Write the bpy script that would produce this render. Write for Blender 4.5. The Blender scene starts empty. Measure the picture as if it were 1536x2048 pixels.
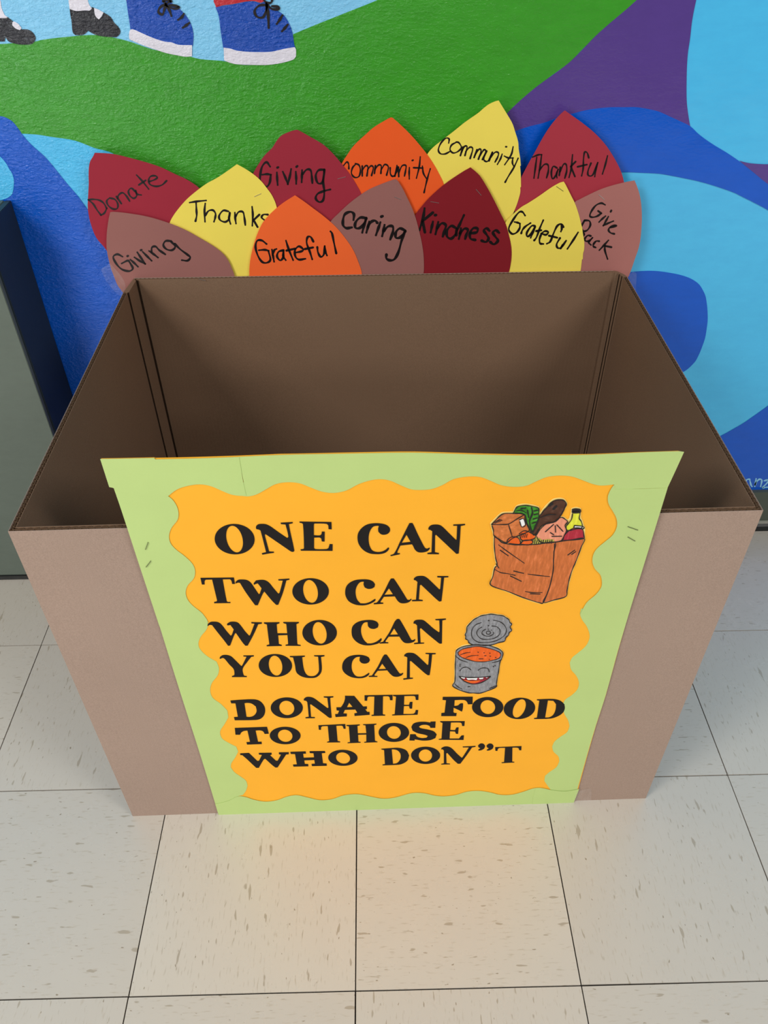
import bpy, bmesh, math, random
from mathutils import Vector, Matrix
from mathutils.geometry import tessellate_polygon

# ------------------------------------------------------------------ camera, world, lights, exposure
S = bpy.context.scene
COL = S.collection
CAM = Vector((0.34614, -0.37386, 1.18000))
ROT = (0.853816, 0.008716, -0.019449)
FPX = 1570.666
cd = bpy.data.cameras.new('camera')
cd.sensor_fit = 'VERTICAL'; cd.sensor_height = 36.0
cd.lens = 36.0 * FPX / 2048.0
cd.clip_start = 0.02
cam = bpy.data.objects.new('camera', cd); COL.objects.link(cam)
cam.location = CAM; cam.rotation_euler = ROT
S.camera = cam
S.view_settings.view_transform = 'Standard'
S.view_settings.look = 'None'
S.view_settings.gamma = 1.0
S.view_settings.use_curve_mapping = False
S.view_settings.exposure = 0.26

w = bpy.data.worlds.new('world'); S.world = w; w.use_nodes = True
bg = w.node_tree.nodes['Background']
bg.inputs['Color'].default_value = (0.93, 0.97, 1.0, 1)
bg.inputs['Strength'].default_value = 0.17

def ceiling_lamp(x, y, power, sx=1.6, sy=1.0, z=2.68):
    ld = bpy.data.lights.new('ceiling_lamp_light', 'AREA')
    ld.shape = 'RECTANGLE'; ld.size = sx; ld.size_y = sy; ld.energy = power
    ld.color = (1.0, 0.965, 0.91)
    o = bpy.data.objects.new('ceiling_lamp_light', ld); COL.objects.link(o)
    o.location = (x, y, z)
    return o
ceiling_lamp(-1.9, -1.5, 84)
ceiling_lamp(2.5, -1.5, 60)
ceiling_lamp(0.35, -4.2, 60)
# added unseen cool fill at low left, for wall sheen and feather shadows
ld = bpy.data.lights.new('left_sheen_fill', 'AREA'); ld.shape = 'RECTANGLE'; ld.size = 1.5; ld.size_y = 2.0
ld.energy = 36; ld.color = (0.86, 0.94, 1.0)
o = bpy.data.objects.new('left_sheen_fill', ld); COL.objects.link(o)
o.location = (-2.3, -3.1, 0.95); o.rotation_euler = (Vector((0.2, 0.8, 0.75)) - o.location).to_track_quat('-Z', 'Y').to_euler()

# ------------------------------------------------------------------ helpers
Rm = __import__('mathutils').Euler(ROT, 'XYZ').to_matrix()
def ray(u, v):
    return Rm @ Vector(((u - 768) / FPX, -(v - 1024) / FPX, -1.0))
def on_surf(u, v, fy, n=6):
    """point where the sight line of photo pixel (u,v) meets the surface y = fy(x, z)"""
    d = ray(u, v); y = fy(0.36, 0.6)
    for _ in range(n):
        t = (y - CAM.y) / d.y
        p = CAM + d * t
        y = fy(p.x, p.z)
    t = (y - CAM.y) / d.y
    return CAM + d * t
def FR(x0, y0, s, pts):
    return [(x0 + a / s, y0 + b / s) for a, b in pts]
def ell(cx, cy, rx, ry, sh=0.0, n=40):
    return [(cx + rx * math.cos(2*math.pi*i/n) + sh * ry * math.sin(2*math.pi*i/n),
             cy + ry * math.sin(2*math.pi*i/n)) for i in range(n)]
def smooth_closed(pts, ang=40, sub=4):
    n = len(pts)
    P = [Vector(p) for p in pts]
    corner = []
    for i in range(n):
        a = P[i] - P[i-1]; b = P[(i+1) % n] - P[i]
        if a.length < 1e-9 or b.length < 1e-9: corner.append(True); continue
        c = max(-1, min(1, a.normalized().dot(b.normalized())))
        corner.append(math.degrees(math.acos(c)) > ang)
    out = []
    for i in range(n):
        p0, p1, p2, p3 = P[i-1], P[i], P[(i+1) % n], P[(i+2) % n]
        L = (p2 - p1).length
        m1 = (p2 - p1) if corner[i] else (p2 - p0).normalized() * L
        m2 = (p2 - p1) if corner[(i+1) % n] else (p3 - p1).normalized() * L
        k = 1 if (corner[i] and corner[(i+1) % n]) else sub
        for j in range(k):
            t = j / k; t2 = t*t; t3 = t2*t
            out.append(tuple((2*t3-3*t2+1)*p1 + (t3-2*t2+t)*m1 + (-2*t3+3*t2)*p2 + (t3-t2)*m2))
    return out
def smooth_open(pts, sub=5):
    if len(pts) < 3: return pts
    P = [Vector(p) for p in pts]; n = len(P); out = []
    for i in range(n-1):
        p1, p2 = P[i], P[i+1]
        m1 = (p2 - P[i-1]) * .5 if i > 0 else p2 - p1
        m2 = (P[i+2] - p1) * .5 if i+2 < n else p2 - p1
        for j in range(sub):
            t = j / sub; t2 = t*t; t3 = t2*t
            out.append(tuple((2*t3-3*t2+1)*p1 + (t3-2*t2+t)*m1 + (-2*t3+3*t2)*p2 + (t3-t2)*m2))
    out.append(tuple(P[-1]))
    return out
def dedupe(pts, eps=0.02):
    out = []
    for p in pts:
        if not out or (Vector(p) - Vector(out[-1])).length > eps: out.append(p)
    if len(out) > 2 and (Vector(out[0]) - Vector(out[-1])).length < eps: out.pop()
    return out
def add_obj(name, me, mat, parent=None):
    if mat and not me.materials: me.materials.append(mat)
    o = bpy.data.objects.new(name, me); COL.objects.link(o)
    if parent: o.parent = parent
    return o
def root_of(p):
    while p.parent: p = p.parent
    return p
def bm_obj(name, bm, mat, parent=None, smooth=False):
    """world-space bmesh -> object whose mesh is local to its top-level thing"""
    if parent:
        bm.transform(Matrix.Translation(-root_of(parent).location))
    me = bpy.data.meshes.new(name); bm.to_mesh(me); bm.free()
    if smooth:
        for p in me.polygons: p.use_smooth = True
    return add_obj(name, me, mat, parent)
def thing(name, label, cat, loc=(0, 0, 0), group=None):
    o = bpy.data.objects.new(name, None); COL.objects.link(o); o.location = loc
    o.empty_display_size = 0.05
    o['label'] = label; o['category'] = cat
    if group: o['group'] = group
    return o
def structure(o): o['kind'] = 'structure'; return o
def bm_box(bm, x0, x1, y0, y1, z0, z1):
    v = [bm.verts.new((x, y, z)) for z in (z0, z1) for y in (y0, y1) for x in (x0, x1)]
    for f in ((0,2,3,1),(4,5,7,6),(0,1,5,4),(2,6,7,3),(0,4,6,2),(1,3,7,5)): bm.faces.new([v[i] for i in f])
def sheet(name, polys, fy, off, thick, mat, parent, cuts=None, smooth=True, ang=40):
    """thin cut-out sheet: polys = list of (outer, [holes]) in photo pixels laid on surface y=fy(x,z), raised off toward the viewer side"""
    bm = bmesh.new()
    for outer, holes in polys:
        rings = [dedupe(smooth_closed(r, ang) if smooth else r) for r in [outer] + holes]
        w3 = [[on_surf(u, v, fy) for u, v in r] for r in rings]
        flat = [[Vector((p.x, p.z, 0)) for p in r] for r in w3]
        tris = tessellate_polygon(flat)
        allp = [p for r in flat for p in r]
        vs = [bm.verts.new((p.x, 0, p.y)) for p in allp]
        for t in tris:
            a, b, c = [allp[i] for i in t]
            ar = (b.x-a.x)*(c.y-a.y) - (c.x-a.x)*(b.y-a.y)
            if abs(ar) < 1e-12: continue
            t = t if ar > 0 else (t[0], t[2], t[1])
            try: bm.faces.new([vs[i] for i in t])
            except ValueError: pass
    if cuts:
        x0, x1, z0, z1, st = cuts
        x = x0
        while x < x1:
            bmesh.ops.bisect_plane(bm, geom=bm.verts[:]+bm.edges[:]+bm.faces[:], plane_co=(x, 0, 0), plane_no=(1, 0, 0)); x += st
        z = z0
        while z < z1:
            bmesh.ops.bisect_plane(bm, geom=bm.verts[:]+bm.edges[:]+bm.faces[:], plane_co=(0, 0, z), plane_no=(0, 0, 1)); z += st
    # thickness: back copy + rim
    faces = bm.faces[:]; edges = [e for e in bm.edges if len(e.link_faces) == 1]
    back = {v: bm.verts.new((v.co.x, 1, v.co.z)) for v in bm.verts[:]}
    for f in faces: bm.faces.new([back[v] for v in reversed(f.verts)])
    for e in edges:
        a, b = e.verts
        l = [l for l in e.link_faces[0].loops if l.edge == e][0]
        a = l.vert; b = l.link_loop_next.vert
        bm.faces.new([b, a, back[a], back[b]])
    for v in bm.verts:
        y = fy(v.co.x, v.co.z)
        v.co.y = y - off + (thick if v.co.y > .5 else 0)
    bmesh.ops.recalc_face_normals(bm, faces=bm.faces[:])
    return bm_obj(name, bm, mat, parent)
def ink(name, strokes, width, fy, off, mat, parent, frame=(0, 0, 1), thick=.00012):
    """marker strokes as flat ribbons with round ends (stroke points and width in the frame's pixels)"""
    x0, y0, s = frame; bm = bmesh.new(); rnd = random.Random(len(strokes))
    for st in strokes:
        wd = width
        if isinstance(st, tuple): st, wd = st
        pts = smooth_open(FR(x0, y0, s, st)); r = wd / s / 2
        pts = dedupe(pts, .05) if len(pts) > 2 else pts
        if (Vector(pts[0]) - Vector(pts[-1])).length < .01 and len(pts) > 3: pass
        n = len(pts); L = []; Rr = []
        for i in range(n):
            a = Vector(pts[max(0, i-1)]); b = Vector(pts[min(n-1, i+1)])
            d = (b - a)
            d = d.normalized() if d.length > 1e-6 else Vector((1, 0))
            nn = Vector((-d.y, d.x)); k = r * (0.9 + 0.2 * math.sin(i * .7 + n))
            L.append(Vector(pts[i]) + nn * k); Rr.append(Vector(pts[i]) - nn * k)
        d0 = (Vector(pts[1]) - Vector(pts[0])).normalized(); d1 = (Vector(pts[-1]) - Vector(pts[-2])).normalized()
        cap1 = []; cap0 = []
        for j in (1, 2, 3):
            a = math.pi * j / 4
            n1 = Vector((-d1.y, d1.x)); cap1.append(Vector(pts[-1]) + n1 * r * math.cos(a) + d1 * r * math.sin(a))
            n0 = Vector((-d0.y, d0.x)); cap0.append(Vector(pts[0]) - n0 * r * math.cos(a) - d0 * r * math.sin(a))
        def mk(p):
            q = on_surf(p[0], p[1], fy); return bm.verts.new((q.x, fy(q.x, q.z) - off, q.z))
        lv = [mk(p) for p in L]; rv = [mk(p) for p in Rr]; c1 = [mk(p) for p in cap1]; c0 = [mk(p) for p in cap0]
        for i in range(n-1):
            bm.faces.new([lv[i], lv[i+1], rv[i+1], rv[i]])
        bm.faces.new([lv[-1]] + c1 + [rv[-1]]); bm.faces.new([rv[0]] + c0 + [lv[0]])
    bmesh.ops.recalc_face_normals(bm, faces=bm.faces[:])
    for f in bm.faces:
        if f.normal.y > 0: f.normal_flip()
    return bm_obj(name, bm, mat, parent)
def staple(px0, px1, fy, off, mat, parent, r=.00033):
    a = on_surf(px0[0], px0[1], fy); b = on_surf(px1[0], px1[1], fy)
    a.y = fy(a.x, a.z) - off; b.y = fy(b.x, b.z) - off
    bm = bmesh.new(); d = (b - a).normalized(); up = Vector((0, -1, 0)); sd = d.cross(up).normalized() * r
    inn = Vector((0, .0016, 0))
    path = [a + inn, a - d*0, b, b + inn]
    rings = []
    for p in path:
        rings.append([bm.verts.new(p + sd + up*r), bm.verts.new(p - sd + up*r), bm.verts.new(p - sd - up*r*.3), bm.verts.new(p + sd - up*r*.3)])
    for i in range(3):
        for j in range(4):
            bm.faces.new([rings[i][j], rings[i][(j+1) % 4], rings[i+1][(j+1) % 4], rings[i+1][j]])
    bmesh.ops.recalc_face_normals(bm, faces=bm.faces[:])
    return bm_obj('staple', bm, mat, parent)

# ------------------------------------------------------------------ materials
def srgb(r, g, b):
    f = lambda c: (c/255/12.92) if c/255 <= .04045 else ((c/255+.055)/1.055)**2.4
    return (f(r), f(g), f(b), 1)
def new_mat(name, rough=.6, spec=.5):
    m = bpy.data.materials.new(name); m.use_nodes = True
    b = m.node_tree.nodes['Principled BSDF']
    b.inputs['Roughness'].default_value = rough
    b.inputs['Specular IOR Level'].default_value = spec
    return m, m.node_tree, b
def N(nt, t, **kw):
    n = nt.nodes.new(t)
    for k, v in kw.items(): setattr(n, k, v)
    return n
def mix_col(nt, fac, a, b, mode='MIX'):
    n = nt.nodes.new('ShaderNodeMix'); n.data_type = 'RGBA'; n.blend_type = mode
    for s, v in ((0, fac), (6, a), (7, b)):
        if hasattr(v, 'links'): nt.links.new(v, n.inputs[s])
        else: n.inputs[s].default_value = v
    return n.outputs[2]
def ramp(nt, src, stops):
    r = nt.nodes.new('ShaderNodeValToRGB'); nt.links.new(src, r.inputs[0])
    e = r.color_ramp.elements
    while len(e) < len(stops): e.new(.5)
    for i, (p, c) in enumerate(stops): e[i].position = p; e[i].color = c if len(c) == 4 else (*c, 1)
    return r.outputs[0]
def noise(nt, co, scale, detail=3, rough=.5, vec_scale=None):
    if vec_scale:
        mp = N(nt, 'ShaderNodeMapping'); mp.inputs['Scale'].default_value = vec_scale; nt.links.new(co, mp.inputs[0]); co = mp.outputs[0]
    n = N(nt, 'ShaderNodeTexNoise'); n.inputs['Scale'].default_value = scale; n.inputs['Detail'].default_value = detail; n.inputs['Roughness'].default_value = rough
    nt.links.new(co, n.inputs['Vector']); return n.outputs['Fac']
G = lambda v: (v, v, v, 1)

def paper(name, col, var=.06, rough=.85, grain=900, spec=.2, bump=.08):
    m, nt, b = new_mat(name, rough, spec)
    co = N(nt, 'ShaderNodeTexCoord').outputs['Object']
    n = noise(nt, co, grain, 4, .6)
    n2 = noise(nt, co, 14, 2)
    c = srgb(*col)
    c1 = mix_col(nt, n, tuple(x*(1-var) for x in c[:3])+(1,), tuple(min(1, x*(1+var)) for x in c[:3])+(1,))
    c2 = mix_col(nt, n2, G(.95), G(1.03), 'MIX')
    out = mix_col(nt, 1.0, c1, c2, 'MULTIPLY')
    nt.links.new(out, b.inputs['Base Color'])
    bp = N(nt, 'ShaderNodeBump'); bp.inputs['Strength'].default_value = bump; bp.inputs['Distance'].default_value = .0003
    nt.links.new(n, bp.inputs['Height']); nt.links.new(bp.outputs[0], b.inputs['Normal'])
    return m
def paint(name, col, rough=.15, var=.10, spec=.5, relief=1.0):
    """glossy brushed and rolled mural paint; relief fades out on the smoother plaster to the right"""
    m, nt, b = new_mat(name, rough, spec)
    co = N(nt, 'ShaderNodeTexCoord').outputs['Object']
    streak = noise(nt, co, 30, 5, .6, (1, 1, 2.6))
    fine = noise(nt, co, 230, 3, .6, (.7, 1, 1.3))
    c = srgb(*col)
    c1 = mix_col(nt, streak, tuple(x*(1-var) for x in c[:3])+(1,), tuple(min(1, x*(1+var)) for x in c[:3])+(1,))
    nt.links.new(c1, b.inputs['Base Color'])
    ridge = ramp(nt, noise(nt, co, 70, 5, .66, (1, 1, 1.5)), [(.46, G(0)), (.82, G(1))])
    fine = ramp(nt, fine, [(.42, G(0)), (.8, G(1))])
    sep = N(nt, 'ShaderNodeSeparateXYZ'); nt.links.new(co, sep.inputs[0])
    mr = N(nt, 'ShaderNodeMapRange'); mr.inputs['From Min'].default_value = .25; mr.inputs['From Max'].default_value = .75
    mr.inputs['To Min'].default_value = 1.0; mr.inputs['To Max'].default_value = .10
    nt.links.new(sep.outputs[0], mr.inputs['Value'])
    b1 = N(nt, 'ShaderNodeBump'); b1.inputs['Distance'].default_value = .0016
    mu = N(nt, 'ShaderNodeMath', operation='MULTIPLY'); mu.inputs[1].default_value = .55 * relief
    nt.links.new(mr.outputs[0], mu.inputs[0]); nt.links.new(mu.outputs[0], b1.inputs['Strength'])
    nt.links.new(ridge, b1.inputs['Height'])
    b2 = N(nt, 'ShaderNodeBump'); b2.inputs['Distance'].default_value = .0012
    mu2 = N(nt, 'ShaderNodeMath', operation='MULTIPLY'); mu2.inputs[1].default_value = .6 * relief
    nt.links.new(mr.outputs[0], mu2.inputs[0]); nt.links.new(mu2.outputs[0], b2.inputs['Strength'])
    nt.links.new(fine, b2.inputs['Height']); nt.links.new(b1.outputs[0], b2.inputs['Normal'])
    b3 = N(nt, 'ShaderNodeBump'); b3.inputs['Distance'].default_value = .004; b3.inputs['Strength'].default_value = .5
    nt.links.new(noise(nt, co, 9, 2), b3.inputs['Height']); nt.links.new(b2.outputs[0], b3.inputs['Normal'])
    nt.links.new(b3.outputs[0], b.inputs['Normal'])
    return m
def marker(name, col, dark=.75, ang=(8, 1, 1.5), scale=40):
    m, nt, b = new_mat(name, .7, .25)
    co = N(nt, 'ShaderNodeTexCoord').outputs['Object']
    n = noise(nt, co, scale, 3, .6, ang); c = srgb(*col)
    out = ramp(nt, n, [(.3, tuple(x*dark for x in c[:3])), (.55, c[:3]), (.75, tuple(min(1, x*1.25+.03) for x in c[:3]))])
    nt.links.new(out, b.inputs['Base Color']); return m

def kraft_mat(name, col, grain=1.0):
    m, nt, b = new_mat(name, .8, .25)
    co = N(nt, 'ShaderNodeTexCoord').outputs['Object']
    c = srgb(*col)
    n = noise(nt, co, 800, 4, .7)
    n2 = noise(nt, co, 7, 3)
    fib = noise(nt, co, 60, 5, .7, (1, 1, 5))
    c1 = ramp(nt, n, [(.3, tuple(x*.82 for x in c[:3])), (.5, c[:3]), (.72, tuple(min(1, x*1.18) for x in c[:3]))])
    c2 = mix_col(nt, n2, G(.94), G(1.05)); c3 = mix_col(nt, fib, G(.96), G(1.04))
    out = mix_col(nt, 1.0, mix_col(nt, 1.0, c1, c2, 'MULTIPLY'), c3, 'MULTIPLY')
    nt.links.new(out, b.inputs['Base Color'])
    # faint washboard of the flutes under the liner
    wv = N(nt, 'ShaderNodeTexWave'); wv.bands_direction = 'X'; wv.inputs['Scale'].default_value = 48; wv.inputs['Distortion'].default_value = .3
    ad = N(nt, 'ShaderNodeVectorMath', operation='DOT_PRODUCT'); ad.inputs[1].default_value = (1, 1, 0)
    nt.links.new(co, ad.inputs[0]); cb = N(nt, 'ShaderNodeCombineXYZ'); nt.links.new(ad.outputs['Value'], cb.inputs[0]); nt.links.new(cb.outputs[0], wv.inputs['Vector'])
    b1 = N(nt, 'ShaderNodeBump'); b1.inputs['Distance'].default_value = .00015; b1.inputs['Strength'].default_value = .35
    nt.links.new(wv.outputs['Fac'], b1.inputs['Height'])
    b2 = N(nt, 'ShaderNodeBump'); b2.inputs['Distance'].default_value = .0003; b2.inputs['Strength'].default_value = .15
    nt.links.new(n, b2.inputs['Height']); nt.links.new(b1.outputs[0], b2.inputs['Normal']); nt.links.new(b2.outputs[0], b.inputs['Normal'])
    return m
def plain(name, col, rough=.6, spec=.4, metal=0):
    m, nt, b = new_mat(name, rough, spec)
    co = N(nt, 'ShaderNodeTexCoord').outputs['Object']; c = srgb(*col)
    n = noise(nt, co, 90, 3)
    nt.links.new(mix_col(nt, n, tuple(x*.93 for x in c[:3])+(1,), tuple(min(1, x*1.07) for x in c[:3])+(1,)), b.inputs['Base Color'])
    b.inputs['Metallic'].default_value = metal
    return m

M = {}
M['sky'] = paint('mural sky blue paint', (80, 196, 254))
M['pale_sky'] = paint('mural pale blue paint', (134, 208, 255))
M['green'] = paint('mural green paint', (62, 158, 40), var=.16)
M['blue'] = paint('mural blue paint', (0, 90, 208), var=.10)
M['purple'] = paint('mural purple paint', (90, 64, 144), var=.08)
M['shoe_blue'] = paint('mural shoe blue paint', (16, 78, 185), relief=1.3)
M['shoe_white'] = paint('mural white paint', (232, 228, 240), relief=.8)
M['shoe_black'] = paint('mural black paint', (36, 36, 44), relief=1.2)
M['shoe_red'] = paint('mural red paint', (196, 40, 52))
M['signature'] = paint('mural light blue lettering paint', (150, 215, 250))
M['base'] = paint('grey green wall base paint', (80, 88, 78), rough=.5, relief=.2)
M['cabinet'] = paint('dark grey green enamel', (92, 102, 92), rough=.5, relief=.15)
M['cabinet_side_shade'] = paint('grey green enamel with side shade', (36, 50, 62), rough=.55, relief=.15)  # enamel darkened, shade of the right-facing side put into the colour
M['trim_dark'] = plain('black rubber base', (28, 30, 30), .4)
M['trim_highlight'] = plain('pale toe highlight', (170, 170, 160), .5)
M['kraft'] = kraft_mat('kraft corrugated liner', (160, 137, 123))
M['kraft_in_shade'] = kraft_mat('kraft inner liner with interior shade', (130, 103, 82))  # same kraft as outside, darkened and browned for the dimmer interior
M['kraft_dark'] = plain('kraft fluting', (104, 80, 60), .85, .2)
M['core_and_crease_shade'] = plain('dark brown of core cells and crease shade', (48, 35, 26), .95, .1)
M['black_print'] = paper('black die-cut paper', (30, 27, 27), rough=.7, spec=.15)
M['orange_board'] = paper('orange gold poster board', (252, 177, 40), var=.02, rough=.6, spec=.35, grain=500, bump=.03)
M['green_border'] = paper('pale green border trim', (185, 208, 130), var=.02, rough=.55, spec=.35, grain=500, bump=.03)
M['f_crimson'] = paper('crimson construction paper', (162, 46, 62))
M['f_raspberry'] = paper('raspberry construction paper', (176, 56, 70))
M['f_darkred'] = paper('dark red construction paper', (136, 28, 38))
M['f_brown'] = paper('dusty brown construction paper', (156, 104, 98), var=.1)
M['f_rose'] = paper('rosy brown construction paper', (178, 116, 110), var=.1)
M['f_yellow'] = paper('yellow construction paper', (255, 229, 98))
M['f_orange'] = paper('orange construction paper', (255, 108, 50))
M['f_burnt'] = paper('burnt orange construction paper', (246, 96, 38))
M['ink'] = plain('black marker ink', (20, 12, 14), .45, .4)
M['steel'] = plain('staple steel', (205, 200, 198), .3, .5, .8)
M['steel_dark'] = plain('dull staple steel', (110, 120, 80), .4, .5, .6)
M['cream'] = paper('cut-out paper edge', (255, 222, 130), grain=300)
M['mk_brown'] = marker('brown marker colouring', (205, 112, 58))
M['mk_box'] = marker('light brown marker colouring', (208, 118, 62), ang=(5, 1, 5))
M['mk_green'] = marker('green marker colouring', (72, 150, 44), .5, (3, 1, 3))
M['mk_bread'] = marker('dark brown marker colouring', (84, 52, 38), .7, (3, 1, 3))
M['mk_pink'] = marker('pink marker colouring', (232, 148, 118), .9)
M['mk_yellow'] = marker('yellow green marker colouring', (222, 222, 60), .92)
M['mk_red'] = marker('red marker colouring', (176, 44, 60), .85)
M['mk_orange'] = marker('orange marker colouring', (232, 98, 32), .9)
M['mk_grey'] = marker('grey marker colouring', (142, 142, 146), .72, (7, 1, 2), 60)
M['mk_white'] = plain('white paper', (240, 240, 238), .7)
M['mk_olive'] = marker('olive striped colouring', (190, 180, 80), .25, (14, 1, 2), 60)

# transparent tape
mt, nt, b = new_mat('clear adhesive tape', .3, .5)
b.inputs['Base Color'].default_value = (.9, .88, .84, 1)
tr = N(nt, 'ShaderNodeBsdfTransparent'); mx = N(nt, 'ShaderNodeMixShader')
co = N(nt, 'ShaderNodeTexCoord').outputs['Object']
fc = ramp(nt, noise(nt, co, 120, 3), [(.35, G(.015)), (.7, G(.05))])
nt.links.new(fc, mx.inputs[0]); nt.links.new(tr.outputs[0], mx.inputs[1]); nt.links.new(b.outputs[0], mx.inputs[2])
nt.links.new(mx.outputs[0], nt.nodes['Material Output'].inputs['Surface'])
M['tape'] = mt

# vinyl floor tile: cream body, drawn-out flecks along the tile's own grain, per-tile tint
mt, nt, b = new_mat('vinyl composition tile', .30, .75)
tc = N(nt, 'ShaderNodeTexCoord').outputs['Object']
oi = N(nt, 'ShaderNodeObjectInfo')
va = N(nt, 'ShaderNodeVectorMath', operation='ADD')
vs = N(nt, 'ShaderNodeVectorMath', operation='SCALE'); cbx = N(nt, 'ShaderNodeCombineXYZ')
nt.links.new(oi.outputs['Random'], cbx.inputs[0]); nt.links.new(oi.outputs['Random'], cbx.inputs[1])
nt.links.new(cbx.outputs[0], vs.inputs[0]); vs.inputs['Scale'].default_value = 37.0
nt.links.new(tc, va.inputs[0]); nt.links.new(vs.outputs[0], va.inputs[1]); co = va.outputs[0]
base = mix_col(nt, oi.outputs['Random'], srgb(196, 190, 180), srgb(206, 199, 187))
cl = noise(nt, co, 9, 4, .6, (1, 2.2, 1)); base = mix_col(nt, cl, mix_col(nt, 1.0, base, G(.95), 'MULTIPLY'), base)
def flecks(scale, vsc, lo, hi):
    n = noise(nt, co, scale, 2, .45, vsc)
    return ramp(nt, n, [(lo, G(0)), (hi, G(1))])
f1 = flecks(32, (1, 3.8, 1), .67, .70); f2 = flecks(62, (1, 5.5, 1), .60, .74); f3 = flecks(80, (1.3, 3, 1), .72, .74)
base = mix_col(nt, f2, base, srgb(184, 175, 160)); base = mix_col(nt, f1, base, srgb(170, 160, 144)); base = mix_col(nt, f3, base, srgb(150, 138, 120))
nt.links.new(base, b.inputs['Base Color'])
rr = ramp(nt, noise(nt, tc, 20, 4), [(.3, G(.25)), (.7, G(.33))]); nt.links.new(rr, b.inputs['Roughness'])
bp = N(nt, 'ShaderNodeBump'); bp.inputs['Strength'].default_value = .12; bp.inputs['Distance'].default_value = .002
nt.links.new(noise(nt, co, 25, 4), bp.inputs['Height']); nt.links.new(bp.outputs[0], b.inputs['Normal'])
M['tile'] = mt
# floor beyond the single tiles
mt, nt, b = new_mat('dark seam bedding', .8, .2)
b.inputs['Base Color'].default_value = srgb(26, 22, 20)
co = N(nt, 'ShaderNodeTexCoord').outputs['Object']
nt.links.new(mix_col(nt, noise(nt, co, 60), srgb(20, 17, 15), srgb(38, 32, 28)), b.inputs['Base Color'])
M['bedding'] = mt

# ------------------------------------------------------------------ the room: floor and its tiles
T = 0.3048
bm = bmesh.new(); bm_box(bm, -13*T, 15*T, -12*T, 3.2*T, -.03, -.0025)
floor = structure(bm_obj('floor', bm, M['bedding']))
bm = bmesh.new(); g = .0009; bm_box(bm, -T/2+g, T/2-g, -T/2+g, T/2-g, -.0025, 0)
bmesh.ops.delete(bm, geom=[f for f in bm.faces if f.normal.z < -.5], context='FACES')
bm.normal_update()
tile_me = bpy.data.meshes.new('floor_tile'); bm.to_mesh(tile_me); bm.free(); tile_me.materials.append(M['tile'])
rnd = random.Random(5)
for j in range(-8, 3):
    for i in range(-8, 11):
        o = add_obj('floor_tile', tile_me, None, floor)
        o.location = ((i+.5)*T, (j+.5)*T, rnd.uniform(0, .0002) - .0002)
        o.rotation_euler.z = math.radians((90 if (i+j) % 2 == 0 else 0) + 180*rnd.randint(0, 1) + rnd.uniform(-.08, .08))

# ------------------------------------------------------------------ the wall and its mural
YW = .915
fw = lambda x, z: YW
bm = bmesh.new(); bm_box(bm, -13*T, 15*T, YW, YW+.12, -.03, 2.75)
wall = structure(bm_obj('wall_back', bm, M['sky']))
z0 = .0003
def mural(name, pts, mat, lvl, ang=40):
    return sheet(name, [(pts, [])], fw, z0*lvl, z0*.9, M[mat], wall, ang=ang)
mural('painted_pale_sky', [(-900,-1500),(1400,-1500),(1290,-40),(750,3),(700,23),(665,37),(625,53),(587,70),(560,125),(447,135),(380,128),(300,110),(256,92),(200,85),(140,84),(80,92),(0,98),(-200,100),(-900,100)], 'pale_sky', 1, 0)
mural('painted_hill', [(-900,90),(-60,90),(0,88),(30,86),(70,83),(82,80),(110,76),(140,73),(175,70),(205,71),(256,82),(300,97),(340,106),(380,113),(400,118),(447,122),(500,130),(560,110),(587,68),(625,52),(665,36),(700,22),(750,2),(800,-22),(950,-110),(1150,-230),(1420,-420),(1520,-300),(1380,-130),(1300,-28),(1273,0),(1235,34),(1198,65),(1168,95),(1138,125),(1103,151),(1068,177),(1045,197),(1020,220),(1000,245),(960,290),(880,380),(700,430),(520,420),(420,450),(330,420),(270,340),(225,306),(190,296),(150,281),(100,273),(75,269),(44,267),(38,258),(22,244),(0,232),(-60,225),(-900,220)], 'green', 2, 30)
mural('painted_purple', [(1273,0),(1340,-70),(1420,-160),(1440,-100),(1402,-40),(1392,0),(1384,40),(1380,75),(1375,110),(1373,150),(1373,200),(1376,228),(1380,252),(1368,262),(1330,250),(1298,245),(1248,245),(1198,250),(1148,255),(1088,270),(1035,285),(990,270),(1005,240),(1020,220),(1068,177),(1138,125),(1198,65)], 'purple', 3)
mural('painted_blue_band', [(985,282),(1010,270),(1035,260),(1060,252),(1088,245),(1118,234),(1148,226),(1172,220),(1198,216),(1222,214),(1248,214),(1273,214),(1298,218),(1318,223),(1338,232),(1360,242),(1380,252),(1396,267),(1413,280),(1433,293),(1453,305),(1478,322),(1505,343),(1536,368),(1600,410),(1700,470),(1700,520),(1600,460),(1536,420),(1508,405),(1480,391),(1468,385),(1443,376),(1418,368),(1392,361),(1368,356),(1343,351),(1318,347),(1280,345),(1243,344),(1180,350),(1100,390),(1030,440),(960,400)], 'blue', 4)
mural('painted_purple_sliver', [(1478,321),(1500,326),(1536,328),(1600,326),(1720,310),(1750,480),(1700,470),(1600,410),(1536,368),(1505,343)], 'purple', 5)
mural('painted_blue_blob', [(1240,556),(1252,548),(1262,544),(1292,541.5),(1315,542),(1337,545),(1358,549),(1377,555),(1390,562),(1400,571),(1410,590),(1413,605),(1414.6,621),(1415,640),(1413,657),(1410,675),(1404,693),(1397,710),(1389,724),(1369,742),(1330,760),(1280,740),(1240,650)], 'blue', 3)
mural('painted_blue_corner', [(1800,640),(1650,725),(1536,811),(1504,834),(1485,847),(1467.5,857),(1446,869),(1400,890),(1300,920),(1300,986),(1500,984.5),(1800,978)], 'blue', 3)
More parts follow.
